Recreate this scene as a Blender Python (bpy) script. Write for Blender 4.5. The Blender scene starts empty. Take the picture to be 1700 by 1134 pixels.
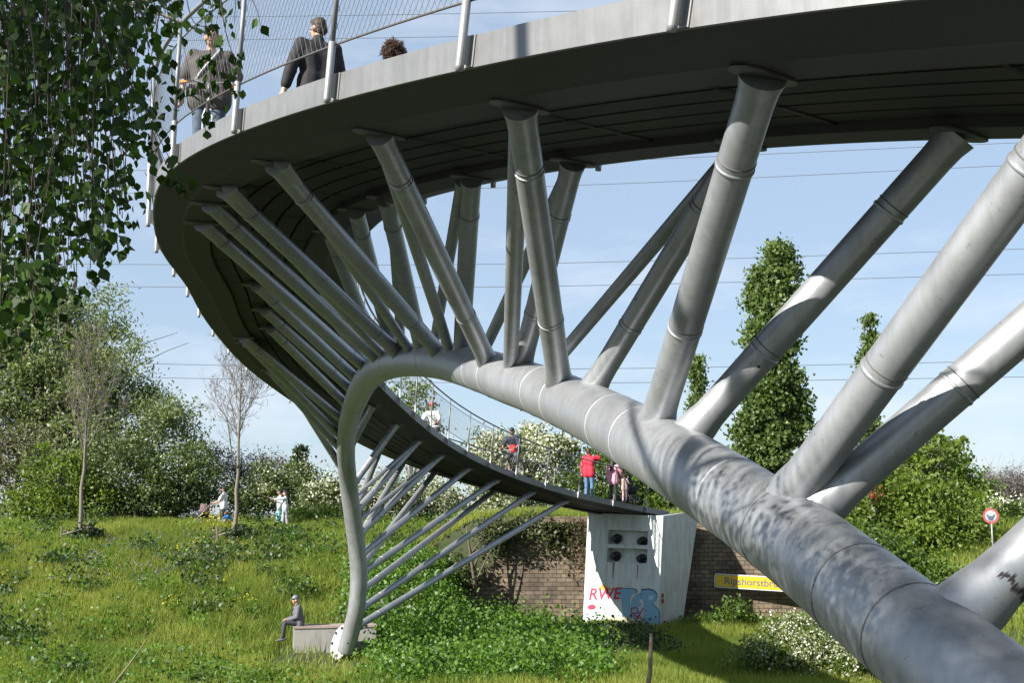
import bpy, math, random
import numpy as np
from mathutils import Vector, Matrix

rng = np.random.default_rng(7)
random.seed(7)
SC = bpy.context.scene
COL = SC.collection

# ------------------------------------------------------------------ camera, sky, sun
F, CX, CY = 2000.0, 850.0, 567.0
PITCH = 0.1425
cam_d = bpy.data.cameras.new('camera')
cam = bpy.data.objects.new('camera', cam_d)
COL.objects.link(cam)
cam_d.sensor_width = 36.0
cam_d.lens = 36.0 * F / 1700.0
cam_d.clip_start = 0.1
cam_d.clip_end = 6000
cam.rotation_euler = (math.pi / 2 + PITCH, 0, 0)
SC.camera = cam

SUN_AZ, SUN_EL = math.radians(54), math.radians(30)     # behind the camera, to the left
SDIR = Vector((-math.sin(SUN_AZ) * math.cos(SUN_EL), -math.cos(SUN_AZ) * math.cos(SUN_EL), math.sin(SUN_EL)))
sun_d = bpy.data.lights.new('sun', 'SUN')
sun_d.energy = 5.0
sun_d.angle = math.radians(0.5)
sun_d.color = (1.0, 0.95, 0.87)
sun = bpy.data.objects.new('sun', sun_d)
sun.rotation_euler = SDIR.to_track_quat('Z', 'Y').to_euler()
COL.objects.link(sun)

world = bpy.data.worlds.new('World')
SC.world = world
world.use_nodes = True
wt = world.node_tree
wt.nodes.clear()
w_out = wt.nodes.new('ShaderNodeOutputWorld')
w_bg = wt.nodes.new('ShaderNodeBackground')
w_sky = wt.nodes.new('ShaderNodeTexSky')
w_sky.sky_type = 'NISHITA'
w_sky.sun_disc = False
w_sky.sun_elevation = SUN_EL
w_sky.sun_rotation = math.atan2(SDIR.x, SDIR.y)
w_sky.air_density = 1.0
w_sky.dust_density = 0.35
w_sky.ozone_density = 3.0
w_bg.inputs['Strength'].default_value = 0.062
w_tc = wt.nodes.new('ShaderNodeTexCoord')
w_map = wt.nodes.new('ShaderNodeMapping')
w_map.inputs['Scale'].default_value = (2.2, 2.2, 6.5)
w_map.inputs['Location'].default_value = (0.4, 0.2, 0.1)
w_n = wt.nodes.new('ShaderNodeTexNoise')
w_n.inputs['Scale'].default_value = 1.6
w_n.inputs['Detail'].default_value = 7
w_n.inputs['Roughness'].default_value = 0.6
w_r = wt.nodes.new('ShaderNodeValToRGB')
w_r.color_ramp.elements[0].position = 0.48
w_r.color_ramp.elements[0].color = (0, 0, 0, 1)
w_r.color_ramp.elements[1].position = 0.85
w_r.color_ramp.elements[1].color = (0.7, 0.7, 0.7, 1)
w_m = wt.nodes.new('ShaderNodeMixRGB')
w_m.inputs['Color2'].default_value = (7.0, 7.1, 7.5, 1)
wt.links.new(w_tc.outputs['Generated'], w_map.inputs['Vector'])
wt.links.new(w_map.outputs['Vector'], w_n.inputs['Vector'])
wt.links.new(w_n.outputs['Fac'], w_r.inputs['Fac'])
wt.links.new(w_r.outputs['Color'], w_m.inputs['Fac'])
w_hz = wt.nodes.new('ShaderNodeMixRGB')      # thin even haze over the clear sky
w_hz.inputs['Fac'].default_value = 0.62
w_hz.inputs['Color2'].default_value = (3.8, 4.7, 5.9, 1)
wt.links.new(w_sky.outputs['Color'], w_hz.inputs['Color1'])
wt.links.new(w_hz.outputs['Color'], w_m.inputs['Color1'])
wt.links.new(w_m.outputs['Color'], w_bg.inputs['Color'])
wt.links.new(w_bg.outputs['Background'], w_out.inputs['Surface'])
SC.view_settings.view_transform = 'Standard'
SC.view_settings.look = 'None'
SC.view_settings.exposure = 1.3
SC.view_settings.gamma = 1.0

# ------------------------------------------------------------------ helpers
CP, SP = math.cos(PITCH), math.sin(PITCH)


def at(px, py, Y):
    """world point seen at photo pixel (px,py) at world distance Y"""
    v = (CY - py) / F
    d = np.array([(px - CX) / F, CP - v * SP, SP + v * CP])
    return d * (Y / d[1])


def proj(P):
    P = np.atleast_2d(np.asarray(P, float))
    d = np.maximum(P[:, 1] * CP + P[:, 2] * SP, 0.2)
    u = -P[:, 1] * SP + P[:, 2] * CP
    return np.stack([CX + F * P[:, 0] / d, CY - F * u / d], 1)


def tag(o, label=None, cat=None, group=None, kind=None):
    if label: o['label'] = label
    if cat: o['category'] = cat
    if group: o['group'] = group
    if kind: o['kind'] = kind
    return o


def thing(name, label, cat, loc=(0, 0, 0), rz=0.0, group=None):
    o = bpy.data.objects.new(name, None)
    o.empty_display_size = 0.2
    COL.objects.link(o)
    o.location = loc
    o.rotation_euler = (0, 0, rz)
    return tag(o, label, cat, group)


def link(name, me, mat, parent=None):
    o = bpy.data.objects.new(name, me)
    COL.objects.link(o)
    if mat is not None and not me.materials:
        me.materials.append(mat)
    if parent is not None:
        o.parent = parent
    return o


class MB:
    def __init__(s):
        s.V = []; s.F = []; s.n = 0

    def add(s, V, Fs):
        V = np.asarray(V, float).reshape(-1, 3)
        s.V.append(V)
        s.F += [tuple(i + s.n for i in f) for f in Fs]
        s.n += len(V)
        return s

    def box(s, c, size, R=None):
        sx, sy, sz = [a / 2 for a in size]
        V = np.array([(x, y, z) for x in (-sx, sx) for y in (-sy, sy) for z in (-sz, sz)])
        if R is not None: V = V @ np.asarray(R).T
        V = V + np.asarray(c)
        return s.add(V, [(0, 1, 3, 2), (4, 6, 7, 5), (0, 4, 5, 1), (2, 3, 7, 6), (0, 2, 6, 4), (1, 5, 7, 3)])

    def tube(s, P, R, n=12, caps=True):
        P = np.asarray(P, float); m = len(P)
        R = np.full(m, R) if np.isscalar(R) else np.asarray(R, float)
        T = np.gradient(P, axis=0)
        T /= np.linalg.norm(T, axis=1)[:, None] + 1e-12
        up = np.array([0, 0, 1.0]) if abs(T[0, 2]) < .9 else np.array([1.0, 0, 0])
        a = np.cross(T[0], up); a /= np.linalg.norm(a)
        V = []
        ang = np.linspace(0, 2 * np.pi, n, endpoint=False)
        for i in range(m):
            a = a - T[i] * (a @ T[i]); a /= np.linalg.norm(a) + 1e-12
            b = np.cross(T[i], a)
            V.append(P[i] + R[i] * (np.cos(ang)[:, None] * a + np.sin(ang)[:, None] * b))
        V = np.concatenate(V)
        Fs = []
        for i in range(m - 1):
            for j in range(n):
                k = (j + 1) % n
                Fs.append((i * n + j, i * n + k, (i + 1) * n + k, (i + 1) * n + j))
        if caps:
            Fs.append(tuple(range(n))[::-1]); Fs.append(tuple(range((m - 1) * n, m * n)))
        return s.add(V, Fs)

    def capsule(s, P, R, n=12):
        """tube with round ends"""
        P = np.asarray(P, float); R = np.asarray(R, float) if not np.isscalar(R) else np.full(len(P), R)
        d0 = (P[0] - P[1]); d0 /= np.linalg.norm(d0); d1 = (P[-1] - P[-2]); d1 /= np.linalg.norm(d1)
        q = [P[0] + d0 * R[0] * math.sin(t) for t in (1.45, 1.1, .7, .35)]
        r = [R[0] * math.cos(t) for t in (1.45, 1.1, .7, .35)]
        q2 = [P[-1] + d1 * R[-1] * math.sin(t) for t in (.35, .7, 1.1, 1.45)]
        r2 = [R[-1] * math.cos(t) for t in (.35, .7, 1.1, 1.45)]
        return s.tube(np.concatenate([q, P, q2]), np.concatenate([r, R, r2]), n)

    def ball(s, c, r, n=12, m=8):
        r = np.full(3, r) if np.isscalar(r) else np.asarray(r, float)
        V = []; Fs = []
        for i in range(m + 1):
            th = math.pi * (0.02 + 0.96 * i / m)
            for j in range(n):
                ph = 2 * math.pi * j / n
                V.append((math.sin(th) * math.cos(ph), math.sin(th) * math.sin(ph), math.cos(th)))
        for i in range(m):
            for j in range(n):
                k = (j + 1) % n
                Fs.append((i * n + j, (i + 1) * n + j, (i + 1) * n + k, i * n + k))
        Fs.append(tuple(range(n))); Fs.append(tuple(range(m * n, m * n + n))[::-1])
        return s.add(np.array(V) * r + np.asarray(c), Fs)

    def lathe(s, prof, c=(0, 0, 0), axis=(0, 0, 1), n=20, close=False):
        ax = np.asarray(axis, float); ax /= np.linalg.norm(ax)
        u = np.cross(ax, (0, 0, 1.0)) if abs(ax[2]) < .9 else np.cross(ax, (1.0, 0, 0))
        u /= np.linalg.norm(u); w = np.cross(ax, u)
        V = []; Fs = []
        for (r, h) in prof:
            for j in range(n):
                t = 2 * math.pi * j / n
                V.append(np.asarray(c) + ax * h + r * (math.cos(t) * u + math.sin(t) * w))
        m = len(prof)
        for i in range(m - 1 + (1 if close else 0)):
            i2 = (i + 1) % m
            for j in range(n):
                k = (j + 1) % n
                Fs.append((i * n + j, i * n + k, i2 * n + k, i2 * n + j))
        if not close:
            Fs.append(tuple(range(n))[::-1]); Fs.append(tuple(range((m - 1) * n, m * n)))
        return s.add(V, Fs)

    def mesh(s, name, smooth=True):
        me = bpy.data.meshes.new(name)
        V = np.concatenate(s.V)
        me.from_pydata(V.tolist(), [], s.F)
        me.polygons.foreach_set('use_smooth', [smooth] * len(me.polygons))
        me.update()
        return me

    def build(s, name, mat, parent=None, smooth=True, sharp=None):
        me = s.mesh(name, smooth)
        if sharp and smooth:
            me.set_sharp_from_angle(angle=math.radians(sharp))
        o = link(name, me, mat, parent)
        if parent is not None:      # geometry is in world space: keep it there
            o.matrix_parent_inverse = PINV(parent)
        return o


def PINV(p):
    M = Matrix.Identity(4)
    q = p
    while q is not None:
        L = Matrix.Translation(q.location) @ q.rotation_euler.to_matrix().to_4x4()
        M = (L @ M) if q.parent is None else (q.matrix_parent_inverse @ L @ M if False else L @ M)
        q = q.parent
    return M.inverted()


def fast_mesh(name, V, nper, rnd=None, smooth=False):
    """V: (n, nper, 3) separate polygons"""
    n = len(V)
    me = bpy.data.meshes.new(name)
    me.vertices.add(n * nper)
    me.vertices.foreach_set('co', np.ascontiguousarray(V, dtype=np.float32).ravel())
    me.loops.add(n * nper)
    me.loops.foreach_set('vertex_index', np.arange(n * nper, dtype=np.int32))
    me.polygons.add(n)
    me.polygons.foreach_set('loop_start', np.arange(0, n * nper, nper, dtype=np.int32))
    me.polygons.foreach_set('loop_total', np.full(n, nper, dtype=np.int32))
    if rnd is not None:
        a = me.attributes.new('rnd', 'FLOAT', 'POINT')
        a.data.foreach_set('value', np.repeat(np.asarray(rnd, np.float32), nper))
    me.update(calc_edges=True)
    return me


def fast_tris(name, V, Fq, smooth=True):
    me = bpy.data.meshes.new(name)
    me.vertices.add(len(V)); me.vertices.foreach_set('co', np.ascontiguousarray(V, dtype=np.float32).ravel())
    k = Fq.shape[1]; n = len(Fq)
    me.loops.add(n * k); me.loops.foreach_set('vertex_index', np.ascontiguousarray(Fq, dtype=np.int32).ravel())
    me.polygons.add(n)
    me.polygons.foreach_set('loop_start', np.arange(0, n * k, k, dtype=np.int32))
    me.polygons.foreach_set('loop_total', np.full(n, k, dtype=np.int32))
    me.polygons.foreach_set('use_smooth', np.full(n, smooth))
    me.update(calc_edges=True)
    return me


# ------------------------------------------------------------------ materials
def nodes(name):
    m = bpy.data.materials.new(name)
    m.use_nodes = True
    return m, m.node_tree, m.node_tree.nodes['Principled BSDF']


KA = 0.76     # one albedo scale for every painted, built and grown surface


def mat_plain(name, c, rough=.6, metal=0.0, var=.12, scale=8.0, bump=0.0, spec=None):
    c = tuple(x * KA for x in c)
    m, t, b = nodes(name)
    tc = t.nodes.new('ShaderNodeTexCoord')
    n = t.nodes.new('ShaderNodeTexNoise'); n.inputs['Scale'].default_value = scale; n.inputs['Detail'].default_value = 5
    t.links.new(tc.outputs['Object'], n.inputs['Vector'])
    mx = t.nodes.new('ShaderNodeMixRGB')
    mx.inputs['Color1'].default_value = tuple(min(1, x * (1 - var)) for x in c) + (1,)
    mx.inputs['Color2'].default_value = tuple(min(1, x * (1 + var)) for x in c) + (1,)
    t.links.new(n.outputs['Fac'], mx.inputs['Fac'])
    t.links.new(mx.outputs['Color'], b.inputs['Base Color'])
    b.inputs['Roughness'].default_value = rough
    b.inputs['Metallic'].default_value = metal
    if spec is not None: b.inputs['Specular IOR Level'].default_value = spec
    if bump:
        bp = t.nodes.new('ShaderNodeBump'); bp.inputs['Strength'].default_value = bump; bp.inputs['Distance'].default_value = .02
        t.links.new(n.outputs['Fac'], bp.inputs['Height']); t.links.new(bp.outputs['Normal'], b.inputs['Normal'])
    return m


def mat_steel(name, c, rough=.42, metal=.45, spots=True, streak=0.0):
    """silver micaceous paint, a little weathered, with a few dark chips"""
    c = tuple(x * KA for x in c)
    m, t, b = nodes(name)
    tc = t.nodes.new('ShaderNodeTexCoord')
    n = t.nodes.new('ShaderNodeTexNoise'); n.inputs['Scale'].default_value = 2.2; n.inputs['Detail'].default_value = 8; n.inputs['Roughness'].default_value = .65
    t.links.new(tc.outputs['Object'], n.inputs['Vector'])
    r = t.nodes.new('ShaderNodeValToRGB')
    r.color_ramp.elements[0].position = .3; r.color_ramp.elements[0].color = tuple(x * .82 for x in c) + (1,)
    r.color_ramp.elements[1].position = .7; r.color_ramp.elements[1].color = tuple(min(1, x * 1.06) for x in c) + (1,)
    t.links.new(n.outputs['Fac'], r.inputs['Fac'])
    col = r.outputs['Color']
    mp_ = t.nodes.new('ShaderNodeMapping'); mp_.inputs['Scale'].default_value = (5, 5, .55)       # run-off streaks and grime
    n3 = t.nodes.new('ShaderNodeTexNoise'); n3.inputs['Scale'].default_value = 2.6; n3.inputs['Detail'].default_value = 9; n3.inputs['Roughness'].default_value = .72
    t.links.new(tc.outputs['Object'], mp_.inputs['Vector']); t.links.new(mp_.outputs['Vector'], n3.inputs['Vector'])
    r3 = t.nodes.new('ShaderNodeValToRGB')
    r3.color_ramp.elements[0].position = .36; r3.color_ramp.elements[0].color = (.66, .65, .62, 1)
    r3.color_ramp.elements[1].position = .56; r3.color_ramp.elements[1].color = (1.03, 1.03, 1.03, 1)
    t.links.new(n3.outputs['Fac'], r3.inputs['Fac'])
    m3 = t.nodes.new('ShaderNodeMixRGB'); m3.blend_type = 'MULTIPLY'; m3.inputs['Fac'].default_value = .42
    t.links.new(col, m3.inputs['Color1']); t.links.new(r3.outputs['Color'], m3.inputs['Color2']); col = m3.outputs['Color']
    if spots:
        v = t.nodes.new('ShaderNodeTexVoronoi'); v.inputs['Scale'].default_value = 3.1; v.inputs['Randomness'].default_value = 1
        t.links.new(tc.outputs['Object'], v.inputs['Vector'])
        lt = t.nodes.new('ShaderNodeMath'); lt.operation = 'LESS_THAN'; lt.inputs[1].default_value = .035
        t.links.new(v.outputs['Distance'], lt.inputs[0])
        n2 = t.nodes.new('ShaderNodeTexNoise'); n2.inputs['Scale'].default_value = 26; n2.inputs['Detail'].default_value = 3
        t.links.new(tc.outputs['Object'], n2.inputs['Vector'])
        g2 = t.nodes.new('ShaderNodeMath'); g2.operation = 'GREATER_THAN'; g2.inputs[1].default_value = .69
        t.links.new(n2.outputs['Fac'], g2.inputs[0])
        ad = t.nodes.new('ShaderNodeMath'); ad.operation = 'ADD'; ad.use_clamp = True
        t.links.new(lt.outputs[0], ad.inputs[0])
        sc_ = t.nodes.new('ShaderNodeMath'); sc_.operation = 'MULTIPLY'; sc_.inputs[1].default_value = .3
        t.links.new(g2.outputs[0], sc_.inputs[0]); t.links.new(sc_.outputs[0], ad.inputs[1])
        mx = t.nodes.new('ShaderNodeMixRGB'); mx.inputs['Color2'].default_value = (.05, .045, .04, 1)
        t.links.new(ad.outputs[0], mx.inputs['Fac']); t.links.new(col, mx.inputs['Color1'])
        col = mx.outputs['Color']
    t.links.new(col, b.inputs['Base Color'])
    b.inputs['Metallic'].default_value = metal
    mr = t.nodes.new('ShaderNodeMapRange'); mr.inputs['To Min'].default_value = rough - .06; mr.inputs['To Max'].default_value = rough + .1
    t.links.new(n.outputs['Fac'], mr.inputs['Value']); t.links.new(mr.outputs['Result'], b.inputs['Roughness'])
    bp = t.nodes.new('ShaderNodeBump'); bp.inputs['Strength'].default_value = .12; bp.inputs['Distance'].default_value = .01
    t.links.new(n.outputs['Fac'], bp.inputs['Height']); t.links.new(bp.outputs['Normal'], b.inputs['Normal'])
    return m


def mat_leaf(name, c1, c2, trans=.35, rough=.5, spec=.4):
    """per-leaf colour from the 'rnd' attribute, with light passing through"""
    c1 = tuple(x * KA for x in c1); c2 = tuple(x * KA for x in c2)
    m, t, b = nodes(name)
    a = t.nodes.new('ShaderNodeAttribute'); a.attribute_name = 'rnd'
    mx = t.nodes.new('ShaderNodeMixRGB'); mx.inputs['Color1'].default_value = c1 + (1,); mx.inputs['Color2'].default_value = c2 + (1,)
    t.links.new(a.outputs['Fac'], mx.inputs['Fac'])
    t.links.new(mx.outputs['Color'], b.inputs['Base Color'])
    b.inputs['Roughness'].default_value = rough
    b.inputs['Specular IOR Level'].default_value = spec
    tr = t.nodes.new('ShaderNodeBsdfTranslucent')
    hs = t.nodes.new('ShaderNodeMixRGB'); hs.blend_type = 'MULTIPLY'; hs.inputs['Fac'].default_value = 1
    hs.inputs['Color2'].default_value = (1.5, 1.6, .7, 1)
    t.links.new(mx.outputs['Color'], hs.inputs['Color1']); t.links.new(hs.outputs['Color'], tr.inputs['Color'])
    ms = t.nodes.new('ShaderNodeMixShader'); ms.inputs['Fac'].default_value = trans
    t.links.new(b.outputs['BSDF'], ms.inputs[1]); t.links.new(tr.outputs['BSDF'], ms.inputs[2])
    t.links.new(ms.outputs['Shader'], t.nodes['Material Output'].inputs['Surface'])
    return m


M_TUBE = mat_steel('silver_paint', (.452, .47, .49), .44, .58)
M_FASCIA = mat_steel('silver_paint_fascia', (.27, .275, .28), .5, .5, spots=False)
M_PLATE = mat_plain('plate_grey', (.13, .13, .13), .6, .2, .1, 6)
M_SOFFIT = mat_plain('soffit_shade_grey', (.035, .036, .034), .7, 0, .15, 3)  # underside shade put into the base colour, far darker than the silver steel
M_PLANK = mat_plain('soffit_panel_shade', (.018, .0175, .015), .75, 0, .2, 3)  # panels darker still: the shade beneath the deck is in their colour
M_GALV = mat_plain('galvanised', (.36, .36, .36), .45, .4, .1, 10)
M_POST = mat_plain('post_grey', (.26, .27, .28), .5, .3, .1, 10)
M_NET = mat_plain('net_steel', (.13, .13, .13), .5, .5, .05, 5)
M_ROPE = mat_plain('rope_steel', (.12, .11, .1), .6, .4, .3, 60)
M_SEAM = mat_plain('weld_seam_light', (.46, .47, .48), .5, .2, .1, 10)
M_SEAMD = mat_plain('weld_seam_dark', (.12, .12, .12), .6, .1, .2, 20)
M_DARK = mat_plain('black_rubber', (.02, .02, .02), .6)
M_ASPH = mat_plain('asphalt', (.16, .155, .15), .9, 0, .1, 20)

# ------------------------------------------------------------------ the deck's centre line (curves up, round and back)
S = 0.94
W = 3.0 * S
DP = [2.8656, 6.1472, 51.4477, 2.2979, -0.3819, 10.9165]
TH = np.array([2.281, 2.2024, 2.1861, 2.1192, 1.9046, 1.8158, 1.6913, 1.7274, 1.6623, 1.6066, 1.5112, 1.4393, 1.4047,
               1.3281, 1.2068, 1.0482, 0.8527, 0.7176, 0.7338, 0.8306])
Z3 = -2.0748
NS = 300


def catmull(k, n):
    k = np.asarray(k, float)
    t = np.linspace(0, len(k) - 1, n); i = np.clip(t.astype(int), 0, len(k) - 2)
    f = (t - i) if k.ndim == 1 else (t - i)[:, None]
    kk = np.concatenate([[2 * k[0] - k[1]], k, [2 * k[-1] - k[-2]]])
    a, b, c, d = kk[i], kk[i + 1], kk[i + 2], kk[i + 3]
    return .5 * (2 * b + (c - a) * f + (2 * a - 5 * b + 4 * c - d) * f * f + (3 * b - a - 3 * c + d) * f ** 3)


th = catmull(TH, NS)
ds = DP[2] / (NS - 1)
dx, dy = np.cos(th), np.sin(th)
tt = np.linspace(0, 1, NS)
C = np.stack([DP[0] + np.concatenate([[0], np.cumsum((dx[1:] + dx[:-1]) / 2 * ds)]),
              DP[1] + np.concatenate([[0], np.cumsum((dy[1:] + dy[:-1]) / 2 * ds)]),
              DP[3] + (DP[4] - DP[3]) * tt + DP[5] * tt * (1 - tt) + Z3 * tt * (1 - tt) * (tt - .5) * 4 + .27 * np.clip((tt - .85) / .15, 0, 1) ** 2], 1)
NB = 70                                        # the deck goes on past the frame, towards and over the right-hand side
bt = np.arange(NB, 0, -1)
bh = th[0] + np.minimum(bt * .005, .22)
bd = np.stack([np.cos(bh), np.sin(bh), np.full(NB, (C[1, 2] - C[0, 2]) / ds)], 1)
bd[:, 2] *= np.exp(-bt / 40.0)
back = C[0] - np.cumsum(bd[::-1] * ds, 0)[::-1]
C = np.concatenate([back, C]) * S
TH_ALL = np.concatenate([bh, th])
DS = ds * S
ND = len(C)
NR = np.stack([-np.sin(TH_ALL), np.cos(TH_ALL), 0 * TH_ALL], 1)      # to the outer (camera) side
TG = np.gradient(C, axis=0); TG /= np.linalg.norm(TG, axis=1)[:, None]
UP = np.cross(TG, -NR); UP /= np.linalg.norm(UP, axis=1)[:, None]
UP *= np.sign(UP[:, 2])[:, None]
SL = np.arange(ND) * DS - NB * DS
FH = .21                                       # fascia height


def dk(s, v, z=0.0):
    """point at arc length s, lateral v (+ outer), height z over the fascia's lower edge"""
    f = np.clip((s - SL[0]) / DS, 0, ND - 1.001); i = int(f); g = f - i
    c = C[i] * (1 - g) + C[i + 1] * g; n = NR[i] * (1 - g) + NR[i + 1] * g; u = UP[i] * (1 - g) + UP[i + 1] * g
    return c + n * v + u * z


def strip(mb, prof, k0=0, k1=ND):
    """sweep separate flat strips along the deck (sharp across, smooth along)"""
    for (a, b) in zip(prof[:-1], prof[1:]):
        A = C[k0:k1] + NR[k0:k1] * a[0] + np.array([0, 0, 1.0]) * a[1]
        B = C[k0:k1] + NR[k0:k1] * b[0] + np.array([0, 0, 1.0]) * b[1]
        n = k1 - k0
        mb.add(np.concatenate([A, B]), [(i, i + 1, n + i + 1, n + i) for i in range(n - 1)])


bridge = thing('footbridge', 'curved silver steel footbridge with slanting struts on one bent tubular arch', 'footbridge')
H = W / 2
for sg in (1, -1):
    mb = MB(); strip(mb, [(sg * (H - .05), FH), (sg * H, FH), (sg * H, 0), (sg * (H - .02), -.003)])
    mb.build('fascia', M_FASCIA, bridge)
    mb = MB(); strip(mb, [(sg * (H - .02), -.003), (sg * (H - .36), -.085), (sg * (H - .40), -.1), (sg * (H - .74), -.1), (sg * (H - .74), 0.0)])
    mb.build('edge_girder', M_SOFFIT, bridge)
prof = []
e = H - .74
npl = 5
for i in range(npl):
    a = -e + 2 * e * i / npl; b = -e + 2 * e * (i + 1) / npl
    prof += [(a + .018, .05), (a + .018, -.035), (b - .018, -.035), (b - .018, .05)]
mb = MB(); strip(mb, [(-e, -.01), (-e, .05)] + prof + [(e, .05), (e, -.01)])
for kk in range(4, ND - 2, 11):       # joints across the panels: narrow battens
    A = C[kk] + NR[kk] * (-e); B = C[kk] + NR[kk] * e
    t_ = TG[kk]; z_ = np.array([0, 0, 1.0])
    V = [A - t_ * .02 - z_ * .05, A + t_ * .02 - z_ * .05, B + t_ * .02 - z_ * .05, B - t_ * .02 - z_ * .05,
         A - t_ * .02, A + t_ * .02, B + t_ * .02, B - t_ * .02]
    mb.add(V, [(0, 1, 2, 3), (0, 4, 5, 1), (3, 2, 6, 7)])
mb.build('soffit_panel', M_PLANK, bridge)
mb = MB(); strip(mb, [(-(H - .05), FH - .03), (H - .05, FH - .03)])
mb.build('walkway', M_ASPH, bridge)

# ------------------------------------------------------------------ the arch
AP = [(1830, 1315, 4.5), (1700, 1208, 4.85), (1600, 1125, 5.16), (1480, 1028, 5.7), (1300, 884, 6.76), (1130, 770, 8.03), (1000, 695, 9.9), (900, 650, 11.6),
      (850, 633, 12.4), (800, 615, 13.5), (740, 600, 15.6), (690, 597, 17.4), (640, 606, 19.6), (607, 632, 23), (588, 672, 27),
      (577, 712, 30.5), (574, 752, 32.6), (578, 800, 33.8), (586, 860, 34.4), (593, 915, 34.8), (596, 960, 35), (592, 1010, 35.2),
      (584, 1045, 35.4), (574, 1082, 35.6)]
AC = catmull(np.array([at(*p) for p in AP]), 460)
for _ in range(25):
    AC[1:-1] = .5 * AC[1:-1] + .25 * (AC[2:] + AC[:-2])
AC = np.concatenate([[AC[0] + (AC[0] - AC[6]) * t for t in np.linspace(2.2, .2, 10)], AC])
AR = .248
mb = MB(); mb.tube(AC, AR, 40)
arch = mb.build('arch_tube', M_TUBE, bridge)
AT = np.gradient(AC, axis=0); AT /= np.linalg.norm(AT, axis=1)[:, None]
APX = proj(AC)


def on_arch(px, py):
    k = ((APX - (px, py)) ** 2).sum(1).argmin()
    return AC[k], k


def ring(c, ax, r, w, h, mat, name, parent, n=36):
    mb = MB(); mb.lathe([(r - .01, -w / 2), (r + h * .6, -w / 2), (r + h, -w / 5), (r + h, w / 5), (r + h * .6, w / 2), (r - .01, w / 2)], c, ax, n)
    return mb.build(name, mat, parent)


for (px, py, m) in [(800, 617, 1), (826, 626, 1), (905, 652, 1), (940, 668, 1), (1020, 708, 1), (1062, 735, 1), (1215, 826, 1), (1300, 884, 2), (1425, 983, 2), (1512, 1056, 2),
                    (718, 598, 2), (655, 600, 2), (590, 668, 2), (577, 770, 2)]:
    p, k = on_arch(px, py)
    ring(p, AT[k], AR, .012 if m == 2 else .012, .0025 if m == 2 else .003, M_SEAMD if m == 2 else M_SEAM, 'weld_seam', arch, 48)

# ------------------------------------------------------------------ struts between arch and deck
GK = np.arange(0, ND)
GV = np.linspace(-(H - .6), H - .6, 41)
SOF = (C[:, None, :] + NR[:, None, :] * GV[None, :, None] - np.array([0, 0, .1]))
SOFP = proj(SOF.reshape(-1, 3)).reshape(ND, 41, 2)


def on_soffit(px, py, side, smin, smax):
    """nearest point under the edge girder (side +1/-1) or anywhere across (0)"""
    ks = np.where((SL >= smin) & (SL <= smax))[0]
    vs = [40] if side == 1 else [0] if side == -1 else list(range(41))
    best = None
    for j in vs:
        d = ((SOFP[ks, j] - (px, py)) ** 2).sum(1); i = d.argmin()
        if best is None or d[i] < best[0]: best = (d[i], ks[i], j)
    return SOF[best[1], best[2]], best[1]


def strut(apx, ppx, side, rngs, r, ends=True):
    a, ka = on_arch(*apx)
    b, kb = on_soffit(ppx[0], ppx[1], side, *rngs)
    d = b - a; L = np.linalg.norm(d); d /= L
    big = r > .09
    ts = [0, AR * .8, AR + .07, AR + .16, AR + .30, .5 * L, L - .34, L - .2, L - .1, L - .015]
    rs = [r * 1.3, r * 1.28, r * 1.18, r * 1.05, r, r, r * .98, r * .98, r * 1.02, r * 1.18] if big else [r] * 8 + [r * 1.05, r * 1.3]
    mb = MB(); mb.tube([a + d * t for t in ts], rs, 24 if np.linalg.norm(a) < 16 else 16)
    o = mb.build('strut', M_TUBE, bridge, sharp=50)
    if big:
        for t in ((AR + .95) if L > 3 else .35 * L, L - .62):
            ring(a + d * t, d, r, .022, .0055, M_TUBE, 'collar', o, 24)
            ring(a + d * (t + .05), d, r, .008, .003, M_SEAMD, 'weld_seam', o, 24)
        # the plate the strut ends in, lying across the girder
        n = NR[kb]; t_ = TG[kb].copy(); t_[2] = 0; t_ /= np.linalg.norm(t_); t_[2] = TG[kb][2]
        s_ = 1 if side >= 0 else -1
        mb = MB()
        hl, hw, th_ = .23, .10, .014
        ang = np.linspace(-math.pi / 2, math.pi / 2, 9)
        loop = [(hl - hw + hw * math.cos(q), hw * math.sin(q)) for q in ang] + [(-(hl - hw) - hw * math.cos(q), -hw * math.sin(q)) for q in ang]
        V = [b + n * (x * s_) + t_ * y - np.array([0, 0, .004]) for x, y in loop] + [b + n * (x * s_) + t_ * y - np.array([0, 0, .004 + th_]) for x, y in loop]
        m = len(loop)
        mb.add(V, [tuple(range(m)), tuple(range(m, 2 * m))[::-1]] + [(i, (i + 1) % m, m + (i + 1) % m, m + i) for i in range(m)])
        mb.build('end_plate', M_PLATE, o, smooth=False)
    return o


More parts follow.
